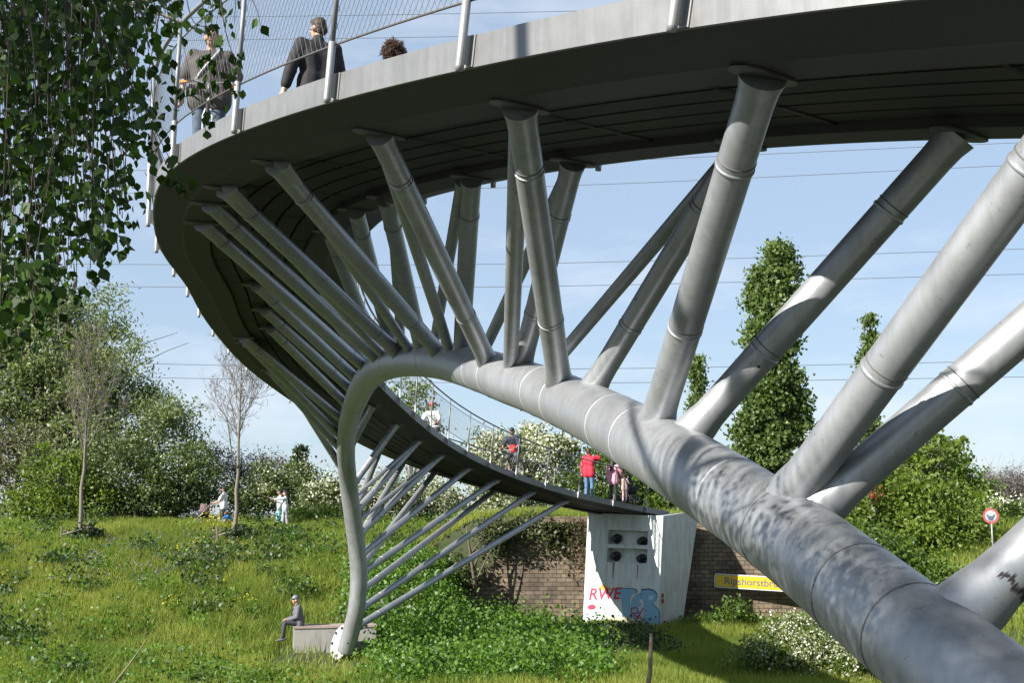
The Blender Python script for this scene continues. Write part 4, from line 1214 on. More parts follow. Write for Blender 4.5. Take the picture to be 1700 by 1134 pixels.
def birch_leaves(P, D, size):
    """ovate pointed leaves at P hanging along D"""
    n = len(P)
    D = D / np.linalg.norm(D, axis=1)[:, None]
    u = unit(n); u -= D * (u * D).sum(1)[:, None]; u /= np.linalg.norm(u, axis=1)[:, None]; w2 = np.cross(D, u)
    s_ = (size * rng.uniform(.65, 1.25, n))[:, None, None]
    curl = rng.uniform(-1.5, 4, n)[:, None, None]
    return P[:, None] + s_ * (ovate[None, :, :1] * D[:, None] + ovate[None, :, 1:2] * u[:, None] + curl * ovate[None, :, 2:] * w2[:, None])


LP, LD = [], []
JIT = .05
twb = MB()
ENV = [(-300, 520), (-60, 545), (0, 560), (25, 556), (60, 520), (90, 455), (120, 465), (150, 450), (172, 395), (190, 400), (212, 320), (222, 240), (240, 205), (262, 190), (300, 110), (340, 70), (440, 40)]
ex_, ey_ = zip(*ENV)


def strand(pts_px, Y, leaf0=.0, step=.034, size=.05):
    P = catmull(np.array([at(x, y, Y + dy) for x, y, dy in pts_px]), 40)
    L = np.concatenate([[0], np.cumsum(np.linalg.norm(np.diff(P, axis=0), axis=1))])
    twb.tube(P[::3], np.linspace(.0026, .0008, len(P[::3])), 4, caps=False)
    for s_ in np.arange(leaf0, L[-1], step):
        k = np.searchsorted(L, s_); k = min(k, 39)
        d = np.array([rng.normal() * .7, rng.normal() * .7, -1.0 + rng.normal() * .35])
        LP.append(P[k] + rng.normal(size=3) * JIT + d / np.linalg.norm(d) * .012); LD.append(d)


for i in range(210):
    x = rng.uniform(-330, 262); Y = rng.uniform(3.3, 5.3)
    ye = np.interp(x, ex_, ey_) - abs(rng.normal(0, 150)) * (1 if i % 4 else .1)
    y0 = -260 + rng.uniform(-120, 60) if ye > 0 else -400
    if ye < -40: ye = -40
    sw = rng.normal(0, 85)
    mid = (x + sw * .45 + rng.normal(0, 18), (y0 + ye) / 2, rng.normal(0, .1))
    strand([(x + sw * 1.2, y0, 0), mid, (x, ye - 10, rng.normal(0, .12)), (x + rng.normal(0, 5), ye, rng.normal(0, .12))], Y, .1, rng.choice([.03, .04, .055]), .052)
for i in range(110):
    x = rng.uniform(-300, 235); ye = rng.uniform(40, 300) * (1.1 - max(0, x) / 420); sw = rng.normal(0, 60)
    strand([(x + sw, -260, 0), (x + sw * .4, -80, 0), (x + rng.normal(0, 12), ye, 0)], rng.uniform(3.4, 5.3), .05, .036)
JIT = .012
# the separate strands in front of the railing
for pts in ([(215, 60, 0), (235, 160, 0), (262, 240, 0), (290, 300, 0)], [(190, 90, 0), (235, 170, 0), (275, 250, 0), (300, 300, 0)], [(330, -60, 0), (338, 20, 0), (350, 95, 0), (345, 200, 0)], [(360, -60, 0), (372, 40, 0), (392, 110, 0), (400, 160, 0)],
            [(270, -60, 0), (280, 30, 0), (300, 60, 0), (312, 110, 0)], [(300, -60, 0), (318, 30, 0), (345, 45, 0), (365, 60, 0)], [(395, -60, 0), (415, -10, 0), (428, 20, 0), (432, 42, 0)], [(250, -60, 0), (262, 60, 0), (283, 110, 0), (292, 150, 0)]):
    strand(pts, 4.6, .22, .04, .052)
for _ in range(16):
    x = rng.uniform(230, 400); yb_ = rng.uniform(10, 75) * (1.2 - (x - 230) / 260)
    strand([(x + rng.normal(0, 25), -90, 0), (x + rng.normal(0, 14), -20, 0), (x, yb_, 0)], rng.uniform(4.2, 5.2), .1, .04)
for (x, y) in ((338, 92), (300, 150), (392, 152), (385, 130), (395, 100), (280, 160), (345, 205), (348, 190), (322, 150), (305, 305), (312, 318), (290, 290), (350, 120)):
    for _ in range(5):
        d = np.array([rng.normal() * .6, rng.normal() * .6, -1]); LP.append(at(x + rng.normal() * 8, y + rng.normal() * 9, 4.6)); LD.append(d)
LP = np.array(LP); LD = np.array(LD)
# the sunlit middle of the arch shows that no twigs hang between it and the sun
_k = np.where((APX[:, 0] > 780) & (APX[:, 0] < 1255))[0][::3]
tgt = np.concatenate([AC[_k], np.linspace(at(1110, 680, 8.2), at(1240, 110, 8.4), 40), np.linspace(at(1310, 800, 6.7), at(1700, 160, 5.2), 40)])
sd_ = np.array(SDIR); md = np.full(len(LP), 9.0)
for g_ in tgt:
    w2_ = LP - g_; md = np.minimum(md, np.linalg.norm(w2_ - (w2_ @ sd_)[:, None] * sd_, axis=1))
qq = proj(LP); ok = (md > .75) | ((qq[:, 0] > -15) & (qq[:, 1] > -15))
LP, LD = LP[ok], LD[ok]
LV = birch_leaves(LP, LD, .04)
o = link('leaves', fast_mesh('leaves', LV, 8, np.clip(rng.random(len(LV)) ** 1.5, 0, 1)), M_BIRCH); o.parent = birch; o.matrix_parent_inverse = PINV(birch)
# the crown above and beside the frame: it throws the dapple on the arch
P = []
IMAX = int(((APX - (1265, 858)) ** 2).sum(1).argmin())
for k in range(0, 250):
    i = int(rng.uniform(0, IMAX))
    t_ = rng.uniform(14.0, 20.0)
    c_ = AC[i] + np.array(SDIR) * t_ + rng.normal(size=3) * .24 - np.array([0, 0, .12])
    P.append(c_ + rng.normal(size=(18, 3)) * .15)
P = np.concatenate(P)
q = proj(P); out = (q[:, 0] < -30) | (q[:, 1] < -40) | (P[:, 1] < .6)
P = P[out]
Pc, tone, cc = clumped([((-4.0, 4.4, 2.5), (1.0, 1.2, .7))], 1000, 50, .2, .3)
q = proj(Pc); Pc = Pc[((q[:, 0] < -30) | (q[:, 1] < -60))]
P = np.concatenate([P, Pc])
md = np.full(len(P), 9.0)
for g_ in tgt:
    w2_ = P - g_; md = np.minimum(md, np.linalg.norm(w2_ - (w2_ @ sd_)[:, None] * sd_, axis=1))
P = P[md > .42]
LV = birch_leaves(P, unit(len(P)) * .6 + np.array([0, 0, -.8]), .075)
o = link('upper_leaves', fast_mesh('upper_leaves', LV, 8, rng.random(len(LV))), M_BIRCH); o.parent = birch; o.matrix_parent_inverse = PINV(birch)
mb = MB()
limb(mb, (-7.0, 1.6, float(terr(-7.0, 1.6)) - .2), (-6.8, 1.9, 8.6), .17, .06, .02, 8, 12)
for b_ in [(-9, .4, 7.4), (-10, -1, 7.8), (-7.4, -.6, 6.8), (-5.2, 3.2, 5.0), (-3.2, 4.6, 3.9), (-2.2, 4.9, 3.3), (-4.0, 5.6, 4.4), (-6.4, 2.2, 4.8), (-1.2, 3.4, 3.4), (-2.9, 5.2, 2.9), (-3.4, 4.4, 2.6)]:
    limb(mb, (-6.9, 1.8, rng.uniform(2.6, 6.0)), b_, .05, .012, .08, 7, 7)
limb(mb, at(-40, -90, 4.6), at(345, 55, 4.7), .012, .006, .03, 6, 6)
mb.build('trunk', mat_plain('birch_bark', (.55, .53, .5), .8, 0, .5, 4), birch)
twb.build('twigs', M_BTWIG, birch)
#PART4
# ------------------------------------------------------------------ people
_mats = {}


def cmat(c, rough=.8, var=.12):
    k = (tuple(c), rough)
    if k not in _mats: _mats[k] = mat_plain('cloth', c, rough, 0, var, 14)
    return _mats[k]


M_SKIN = mat_plain('skin', (.50, .29, .20), .55, 0, .06, 12)
M_EYE = mat_plain('eye_dark', (.03, .02, .02), .3)


def remesh(mb, vox, name, smooth=3):
    me = mb.mesh(name)
    o = bpy.data.objects.new('tmp', me); COL.objects.link(o)
    r_ = o.modifiers.new('r', 'REMESH'); r_.mode = 'VOXEL'; r_.voxel_size = vox; r_.use_smooth_shade = True
    if smooth:
        s_ = o.modifiers.new('s', 'SMOOTH'); s_.factor = .5; s_.iterations = smooth
    bpy.context.view_layer.update()
    out = bpy.data.meshes.new_from_object(o.evaluated_get(bpy.context.evaluated_depsgraph_get()))
    bpy.data.objects.remove(o); bpy.data.meshes.remove(me)
    out.polygons.foreach_set('use_smooth', [True] * len(out.polygons))
    return out


def rotx(p, c, a):
    p = np.asarray(p, float) - c; s_, k_ = math.sin(a), math.cos(a)
    return np.array([p[0], p[1] * k_ + p[2] * s_, p[2] * k_ - p[1] * s_]) + c


def human(label, loc, yaw, Ht=1.75, pose=None, top=None, bottom=None, hair=(.03, .02, .015), hair_style='short', cap=None, shoes=(.03, .03, .03), lean=0, head_turn=0, glasses=False, vox=.014, strap=None, build=1.0):
    """x = the person's right, y = forward, z = up; pose gives joints in metres for a 1.75 m figure"""
    k = Ht / 1.75
    root = thing('person', label, 'person', loc, yaw)
    root.scale = (k, k, k)
    J = dict(pel=(0, 0, .96), chest=(0, .01, 1.30), neck=(0, 0, 1.48), head=(0, .025, 1.635),
             shR=(.185, 0, 1.415), shL=(-.185, 0, 1.415), elR=(.235, -.03, 1.14), elL=(-.235, -.03, 1.14), wrR=(.245, .06, .90), wrL=(-.245, .06, .90),
             hiR=(.095, 0, .92), hiL=(-.095, 0, .92), knR=(.105, .02, .50), knL=(-.105, .02, .50), anR=(.105, -.03, .085), anL=(-.105, -.03, .085))
    J = {a: np.array(b, float) for a, b in J.items()}
    if lean:
        for a in ('chest', 'neck', 'head', 'shR', 'shL', 'elR', 'elL', 'wrR', 'wrL'):
            J[a] = rotx(J[a], J['pel'], math.radians(lean))
        J['head'] = J['head'] + np.array([0, -.02, .01])
    for a, b in (pose or {}).items():
        if a in J: J[a] = np.array(b, float)
    dz = (pose or {}).get('dz', 0)
    bw = build

    def torso(mb, g, lo=None):
        p, c, n_ = J['pel'], J['chest'], J['neck']
        for s_ in (-1, 1):
            mb.capsule([p + [s_ * .075 * bw, 0, -.02], p * .5 + c * .5 + [s_ * .065 * bw, .005, 0], c + [s_ * .085 * bw, 0, 0], n_ + [s_ * .075, 0, -.10]], [.105 * bw + g, .098 * bw + g, .108 * bw + g, .075 + g], 12)
        mb.capsule([p + [0, .02, 0], p * .5 + c * .5 + [0, .025, 0], c + [0, .02, 0], n_ + [0, 0, -.08]], [.11 * bw + g, .105 * bw + g, .115 * bw + g, .07 + g], 12)
        for s_ in 'RL':
            mb.capsule([c + (J['sh' + s_] - c) * .3, J['sh' + s_]], [.08 + g, .058 + g], 10)

    def arm(mb, s_, g, f=1.0):
        a, b, c = J['sh' + s_], J['el' + s_], J['wr' + s_]
        if f <= .5: mb.capsule([a, a + (b - a) * f * 2], [.056 + g, .052 + g], 10)
        else:
            e_ = b + (c - b) * (f - .5) * 2
            mb.capsule([a, a * .5 + b * .5, b, b * .6 + e_ * .4, e_], [.056 + g, .05 + g, .041 + g, .04 + g, .03 + g], 10)

    def leg(mb, s_, g, f=1.0):
        a, b, c = J['hi' + s_], J['kn' + s_], J['an' + s_]
        if f <= .5: mb.capsule([a, a + (b - a) * f * 2], [.088 + g, .075 + g], 12)
        else:
            e_ = b + (c - b) * (f - .5) * 2
            mb.capsule([a, a * .5 + b * .5, b, b * .65 + c * .35, e_], [.086 + g, .074 + g, .056 + g, .054 + g, .038 + g], 12)

    def foot(mb, s_, g):
        c = J['an' + s_]; d = (pose or {}).get('foot' + s_, np.array([.02 if s_ == 'R' else -.02, 1, 0])); d = np.asarray(d, float) / np.linalg.norm(d)
        mb.capsule([c + [0, 0, -.03] - d * .04, c + d * .07 + [0, 0, -.045], c + d * .16 + [0, 0, -.058]], [.036 + g, .036 + g, .026 + g], 10)

    mb = MB()
    torso(mb, -.012)
    hd = J['head']; ht = math.radians(head_turn); R_ = np.array([[math.cos(ht), -math.sin(ht), 0], [math.sin(ht), math.cos(ht), 0], [0, 0, 1]])

    def hp(x, y, z): return hd + R_ @ np.array([x, y, z])
    mb.capsule([J['neck'] + [0, -.01, -.06], J['neck'] * .4 + hd * .6 + [0, -.015, -.03]], [.06, .052], 10)
    mb.ball(hp(0, -.01, .025), (.076, .094, .098), 14, 10)
    mb.ball(hp(0, .025, -.045), (.056, .062, .07), 12, 8)
    mb.ball(hp(0, .05, -.085), (.03, .028, .024), 10, 6)
    mb.capsule([hp(0, .082, .015), hp(0, .102, -.022)], [.010, .016], 8)
    for s_ in (-1, 1):
        mb.ball(hp(s_ * .078, -.005, -.01), (.012, .022, .034), 8, 6)
        mb.ball(hp(s_ * .03, .078, .028), (.022, .012, .008), 8, 5)
        mb.ball(hp(s_ * .038, .062, -.025), (.024, .022, .022), 8, 5)
    for s_ in 'RL':
        arm(mb, s_, -.008); leg(mb, s_, -.012); foot(mb, s_, -.008)
        w_, e_ = J['wr' + s_], J['el' + s_]
        d = w_ - e_; d /= np.linalg.norm(d)
        d = np.asarray((pose or {}).get('hand' + s_, d), float); d /= np.linalg.norm(d)
        sgn = 1 if s_ == 'R' else -1
        lat = np.array([0, 1.0, 0]) - d * d[1]
        if np.linalg.norm(lat) < .3: lat = np.array([-sgn, 0, 0]) - d * d[0] * -sgn
        lat /= np.linalg.norm(lat); pn = np.cross(d, lat) * sgn
        mb.capsule([w_, w_ + d * .045, w_ + d * .085], [.03, .034, .032], 10)
        for i, (o_, L_) in enumerate(((.032, .072), (.011, .082), (-.011, .076), (-.032, .06))):
            b_ = w_ + d * .085 + lat * o_
            mb.capsule([b_, b_ + d * L_ * .5 + pn * .008, b_ + d * L_ * .85 + pn * .034], [.0125, .0115, .0095], 7)
        b_ = w_ + d * .03 + lat * .03
        mb.capsule([b_, b_ + d * .04 + lat * .03 + pn * .012, b_ + d * .075 + lat * .032 + pn * .022], [.0145, .013, .0105], 7)
    body = link('body', remesh(mb, vox, 'body', 2), M_SKIN, root)
    mb = MB()
    for s_ in (-1, 1): mb.ball(hp(s_ * .03, .079, .008), (.013, .008, .008), 8, 6)
    mb.build('eyes', M_EYE, None).parent = root
    mb = MB(); mb.capsule([hp(-.02, .083, -.058), hp(0, .089, -.06), hp(.02, .083, -.058)], [.005, .007, .005], 6)
    mb.build('mouth', cmat((.35, .12, .1)), None).parent = root
    if top:
        mb = MB(); g = top.get('g', .018)
        torso(mb, g); p = J['pel']
        hem = top.get('hem', .0)
        for s_ in (-1, 1): mb.capsule([p + [s_ * .08 * bw, .0, .06], p + [s_ * .085 * bw, 0, -.04 - hem]], [.115 * bw + g, .112 * bw + g + hem * .1], 12)
        for s_ in 'RL': arm(mb, s_, g * .9, top.get('sleeve', 1.0))
        if top.get('collar', False): mb.capsule([J['neck'] + [0, -.005, -.05], J['neck'] + [0, 0, .03]], [.075, .068], 12)
        link(top.get('name', 'shirt'), remesh(mb, .02, 'shirt', 2), cmat(top['c']), root)
        if 'c2' in top:      # coloured front panel, a raised shell over the lower chest
            mb = MB(); c_ = J['chest'] * .45 + J['pel'] * .55
            mb.capsule([c_ + [-.02, .03, -.12], c_ + [-.01, .035, .13]], [.125 * bw + g, .122 * bw + g], 14)
            mb.capsule([c_ + [.04, .03, -.12], c_ + [.035, .035, .13]], [.115 * bw + g, .112 * bw + g], 14)
            link('shirt_panel', remesh(mb, .02, 'shirt_panel', 2), cmat(top['c2']), root)
    if bottom:
        mb = MB(); kind = bottom['kind']; g = .014
        p = J['pel']
        if kind in ('trousers', 'shorts'):
            for s_ in (-1, 1): mb.capsule([p + [s_ * .07 * bw, 0, .08], p + [s_ * .075 * bw, 0, -.06]], [.112 * bw + g, .108 * bw + g], 12)
            for s_ in 'RL': leg(mb, s_, g + (.012 if kind == 'shorts' else 0), .96 if kind == 'trousers' else .5)
        else:
            L_ = bottom.get('len', .6); fl = bottom.get('flare', (0, 0))
            mid = (J['anR'] + J['anL']) / 2
            for a_ in np.linspace(-1, 1, 7):
                for b_ in (-1, 1):
                    q = p + [a_ * .1, b_ * .03, -.06]
                    mb.capsule([p + [a_ * .07, b_ * .02, .10], q, np.array([mid[0] + a_ * .2 + fl[0], mid[1] + b_ * .12 + fl[1], p[2] - L_])], [.085, .1, .075 + .02 * math.sin(a_ * 9)], 8)
        link(kind if kind != 'skirt' else 'skirt', remesh(mb, .02, kind, 2), cmat(bottom['c']), root)
    mb = MB()
    for s_ in 'RL': foot(mb, s_, .008)
    link('shoes', remesh(mb, .014, 'shoes', 1), cmat(shoes, .5), root)
    # hair
    mb = MB()
    if hair_style in ('short', 'long'):
        mb.ball(hp(0, -.02, .042), (.084, .098, .096), 14, 10)
        mb.ball(hp(0, -.05, -.01), (.08, .068, .075), 12, 8)
        mb.ball(hp(0, .045, .098), (.058, .045, .032), 10, 6)
        if hair_style == 'long':
            mb.capsule([hp(0, -.06, .02), hp(0, -.10, -.14), J['chest'] + [0, -.155, .0]], [.085, .09, .07], 12)
        hm = remesh(mb, .014, 'hair', 1)
        n = len(hm.vertices); co = np.empty(n * 3); hm.vertices.foreach_get('co', co)
        co += rng.normal(0, .003, n * 3); hm.vertices.foreach_set('co', co)
        # the face stays free of hair
        link('hair', hm, cmat(hair, .7, .3), root)
    elif hair_style == 'curly':
        n = 1500
        u = unit(n); P = hd + np.array([0, -.02, .03]) + u * np.array([.135, .14, .15]) * (1 + .13 * np.sin(u[:, :1] * 7 + 2) * np.cos(u[:, 2:] * 6)) * rng.uniform(.7, 1.12, n)[:, None]
        keep = ~((P[:, 1] > hd[1] + .04) & (P[:, 2] < hd[2] + .06) & (np.abs(P[:, 0]) < .07))
        P = P[keep]
        for q in P: 
            a_ = rng.normal(size=3) * .02
            mb.tube([q - a_, q + rng.normal(size=3) * .014, q + a_], [.003, .0045, .002], 3)
        mb.ball(hd + [0, -.03, .03], (.105, .1, .115), 14, 8)
        mb.build('hair', cmat(hair, .7, .3), None).parent = root
    if cap:
        mb = MB(); mb.lathe([(.001, .105), (.05, .098), (.085, .06), (.097, .015), (.099, -.01), (.093, -.01), (.085, .02)], (0, 0, 0), n=20)
        for i_ in range(len(mb.V)): mb.V[i_] = np.array([hd + R_ @ (q * np.array([.92, 1.08, 1]) + [0, -.008, .055]) for q in mb.V[i_]])
        if cap.get('brim'):
            br_ = [(-.075, .06, .045), (-.05, .13, .035), (0, .155, .035), (.05, .13, .035), (.075, .06, .045)]
            mb.add([hp(*q) for q in br_] + [hp(q[0], q[1], q[2] + .008) for q in br_], [(0, 1, 2, 3, 4), (9, 8, 7, 6, 5)] + [(i, i + 5, (i + 1) % 5 + 5, (i + 1) % 5) for i in range(5)])
        mb.build(cap.get('name', 'cap'), cmat(cap['c'], .6), None).parent = root
    if glasses:
        mb = MB()
        for s_ in (-1, 1): mb.ball(hp(s_ * .034, .088, .012), (.03, .012, .021), 10, 6)
        mb.capsule([hp(-.075, .04, .016), hp(-.06, .08, .016), hp(.06, .08, .016), hp(.075, .04, .016)], [.004] * 4, 6)
        mb.build('sunglasses', cmat((.012, .012, .015), .25), None).parent = root
    if strap:
        mb = MB(); c_ = J['chest']
        mb.tube(catmull(np.array([J['shL'] + [.06, .05, .09], c_ + [-.03, .165, .02], c_ + [.09, .16, -.14], J['pel'] + [.15, .10, .12]]), 14), .016, 6)
        mb.build('strap', cmat(strap), None).parent = root
    return root


def on_deck(px, py, Ht, s_lo, s_hi, vlim=1.2):
    """where on the deck someone of height Ht stands whose head top is seen at (px,py)"""
    best = None
    for s_ in np.arange(s_lo, s_hi, .08):
        for v in np.linspace(-vlim, vlim, 31):
            p = dk(s_, v, FH - .03); q = proj(p + [0, 0, Ht])[0]
            e = (q[0] - px) ** 2 + (q[1] - py) ** 2
            if best is None or e < best[0]: best = (e, p, s_)
    return best[1], best[2]


def face_yaw(d): return math.atan2(-d[0], d[1])


def deck_dir(s_): t_ = dk(s_ + .1, 0) - dk(s_ - .1, 0); return t_ / np.linalg.norm(t_)


GREYT, NAVY, JEANS, BLACK, WHITE = (.16, .15, .155), (.02, .025, .05), (.10, .17, .30), (.02, .02, .024), (.75, .75, .76)
# on the near part of the deck
p, s_ = on_deck(527, 31, 1.80, 2, 12)
human('person seen from behind in a black jacket walking by the railing', p, face_yaw((-.45, .9)), 1.80,
      dict(elL=(-.30, -.05, 1.16), wrL=(-.36, -.02, .92), elR=(.27, .02, 1.14), wrR=(.28, .14, .92), anR=(.1, .22, .09), knR=(.1, .16, .52), anL=(-.1, -.28, .14), knL=(-.1, -.02, .5)),
      dict(c=(.009, .009, .011), sleeve=.97, hem=.06, g=.035, collar=True, name='jacket'), dict(kind='trousers', c=NAVY), hair=(.05, .03, .018), head_turn=25, cap=None, vox=.011)
p, s_ = on_deck(357, 48, 1.78, 4, 13)
human('person with a brown grey shirt standing behind the birch leaves at the railing', p, face_yaw((.15, -1)), 1.78,
      dict(elR=(.29, .0, 1.16), wrR=(.30, .04, .92), elL=(-.31, .02, 1.16), wrL=(-.30, .14, .98)),
      dict(c=(.085, .075, .072), sleeve=.45, hem=.04, g=.03), dict(kind='trousers', c=(.07, .1, .15)), hair=(.04, .03, .025), build=1.12, strap=(.5, .5, .5), vox=.012)
p_man = p
p, s_ = on_deck(652, 73, 1.62, 2, 12)
human('person with a bushy brown curly head and white top behind the deck edge', p, face_yaw((-.2, .95)), 1.62, None, dict(c=WHITE, sleeve=.4), dict(kind='trousers', c=JEANS), hair=(.06, .028, .014), hair_style='curly')


# ------------------------------------------------------------------ bicycles, pram, pushchair
def bicycle(label, loc, yaw, c, c2=(.02, .02, .02), scale=1.0):
    o = thing('bicycle', label, 'bicycle', loc, yaw); o.scale = (scale,) * 3
    mf = cmat(c, .35)
    for y in (-.52, .54):
        mb = MB(); mb.lathe([(.335 + .022 * math.cos(a), .022 * math.sin(a)) for a in np.linspace(0, 2 * math.pi, 9)[:-1]], (0, y, .355), (1, 0, 0), 28, close=True)
        w_ = mb.build('wheel', M_DARK, None); w_.parent = o
        mb = MB(); mb.lathe([(.305, -.012), (.318, -.012), (.318, .012), (.305, .012)], (0, y, .355), (1, 0, 0), 28, close=True)
        for i in range(14):
            a = i * math.pi / 7; mb.tube([(0.02 * (-1) ** i, y, .355), (0, y + .31 * math.cos(a), .355 + .31 * math.sin(a))], .0025, 4)
        mb.tube([(-.05, y, .355), (.05, y, .355)], .02, 8)
        q = mb.build('rim', M_GALV, None); q.parent = w_
    mb = MB(); A = dict(bb=(0, -.07, .30), seat=(0, -.22, .86), head=(0, .36, .88), headb=(0, .40, .70), rear=(0, -.52, .355))
    for a, b, r_ in (('bb', 'seat', .018), ('seat', 'head', .017), ('bb', 'headb', .021), ('head', 'headb', .02)): mb.tube([A[a], A[b]], r_, 8)
    for s_ in (-.045, .045):
        mb.tube([A['bb'], (s_, -.52, .355)], .011, 6); mb.tube([A['seat'], (s_, -.52, .355)], .010, 6)
    mb.build('frame', mf, None).parent = o
    mb = MB()
    for s_ in (-.05, .05): mb.tube([(s_ * .5, .405, .69), (s_, .44, .6), (s_, .54, .355)], .013, 6)
    mb.tube([(0, .40, .70), (0, .35, .92)], .015, 8); mb.build('fork', mf, None).parent = o
    mb = MB(); mb.tube(catmull(np.array([(-.30, .28, 1.03), (-.16, .36, 1.03), (0, .37, 1.0), (.16, .36, 1.03), (.30, .28, 1.03)]), 16), .013, 8); mb.tube([(0, .35, .9), (0, .37, 1.0)], .015, 8)
    h_ = mb.build('handlebar', M_GALV, None); h_.parent = o
    mb = MB()
    for s_ in (-1, 1): mb.capsule([(s_ * .22, .325, 1.03), (s_ * .31, .275, 1.03)], .019, 8)
    mb.build('grips', cmat(c2, .6), None).parent = h_
    mb = MB(); mb.capsule([(0, -.36, .965), (0, -.2, .965), (0, -.08, .955)], [.07, .05, .022], 10); mb.tube([(0, -.22, .85), (0, -.245, .95)], .014, 8); mb.build('saddle', M_DARK, None).parent = o
    mb = MB(); mb.lathe([(0, -.006), (.09, -.006), (.09, .006), (0, .006)], (.05, -.07, .30), (1, 0, 0), 16)
    for s_ in (-1, 1): mb.tube([(s_ * .05, -.07, .30), (s_ * .08, -.07 + s_ * .15, .30 - s_ * .06)], .01, 6); mb.box((s_ * .12, -.07 + s_ * .15, .30 - s_ * .06), (.09, .06, .02))
    mb.build('crank', M_GALV, None).parent = o
    return o


pb, s_ = on_deck(347, 150, 1.06, 4, 13)
bicycle('white bicycle with orange grips leaning at the railing before the grey shirted person', pb, face_yaw((.25, -1)), (.72, .72, .72), (.85, .3, .05))
# riders on the far half
for (px, py, lb, bl, kw, bc) in [
    (718, 668, 'person with a red cap, sunglasses and white shirt riding down the bridge', 'dark bicycle under the white shirted rider on the far deck',
     dict(top=dict(c=WHITE, sleeve=.42, g=.03), bottom=dict(kind='shorts', c=(.03, .03, .035)), cap=dict(c=(.65, .06, .06), name='cap', brim=True), glasses=True, hair=(.05, .03, .02)), (.05, .05, .06)),
    (851, 712, 'person in a navy and red shirt cycling along the far railing', 'black bicycle ridden by the navy and red shirted person',
     dict(top=dict(c=(.018, .022, .045), c2=(.62, .02, .03), sleeve=.45, g=.028), bottom=dict(kind='shorts', c=(.09, .095, .1)), cap=dict(c=(.03, .03, .035), name='helmet', brim=True), hair=(.04, .03, .02)), (.02, .02, .022))]:
    p, s_ = on_deck(px, py, 1.80, 24, 47, 1.0)
    d = -deck_dir(s_); d[2] = 0
    yw = face_yaw(d * .8 + np.array([-.1, -.6, 0]))
    bicycle(bl, p, yw, bc)
    human(lb, p, yw, 1.78, dict(pel=(0, -.20, 1.03), chest=(0, -.06, 1.33), neck=(0, .03, 1.50), head=(0, .07, 1.655), shR=(.19, .02, 1.42), shL=(-.19, .02, 1.42),
          elR=(.30, .12, 1.19), wrR=(.27, .29, 1.05), elL=(-.30, .12, 1.19), wrL=(-.27, .29, 1.05), hiR=(.095, -.19, .98), hiL=(-.095, -.19, .98),
          knR=(.12, .16, .74), anR=(.12, .06, .33), knL=(-.12, .06, .60), anL=(-.12, -.15, .24), handR=(0, 1, .0), handL=(0, 1, .0)), shoes=(.4, .4, .4), **kw)
p, s_ = on_deck(978, 745, 1.84, 38, 48.2, 1.15)
human('person in a bright red jacket and blue jeans looking away over the railing', p, face_yaw((.35, .9)), 1.84,
      dict(elR=(.36, .12, 1.36), wrR=(.22, .26, 1.50), elL=(-.27, -.02, 1.14), wrL=(-.28, .03, .90)),
      dict(c=(.62, .02, .05), sleeve=.97, hem=.08, g=.03, collar=True, name='jacket'), dict(kind='trousers', c=(.10, .2, .38)), hair=(.06, .035, .02), head_turn=-20)
p, s_ = on_deck(1019, 757, 1.70, 38, 48.3, 1.15)
human('person in a pink jacket and black trousers beside the pushchair', p, face_yaw((.5, .85)), 1.66,
      dict(elR=(.3, .1, 1.2), wrR=(.26, .28, 1.02)), dict(c=(.75, .33, .42), sleeve=.95, hem=.1, g=.035, name='jacket'), dict(kind='trousers', c=BLACK), hair=(.03, .02, .015), hair_style='long')
p2 = p + np.array([.42, -.05, 0])
human('small person in pale pink holding on to the pushchair', p2, face_yaw((.6, .8)), 1.05, dict(elR=(.25, .1, 1.2), wrR=(.22, .3, 1.15)), dict(c=(.6, .4, .38), sleeve=.9, hem=.1), dict(kind='trousers', c=(.62, .42, .42)), hair=(.12, .06, .03), vox=.016)


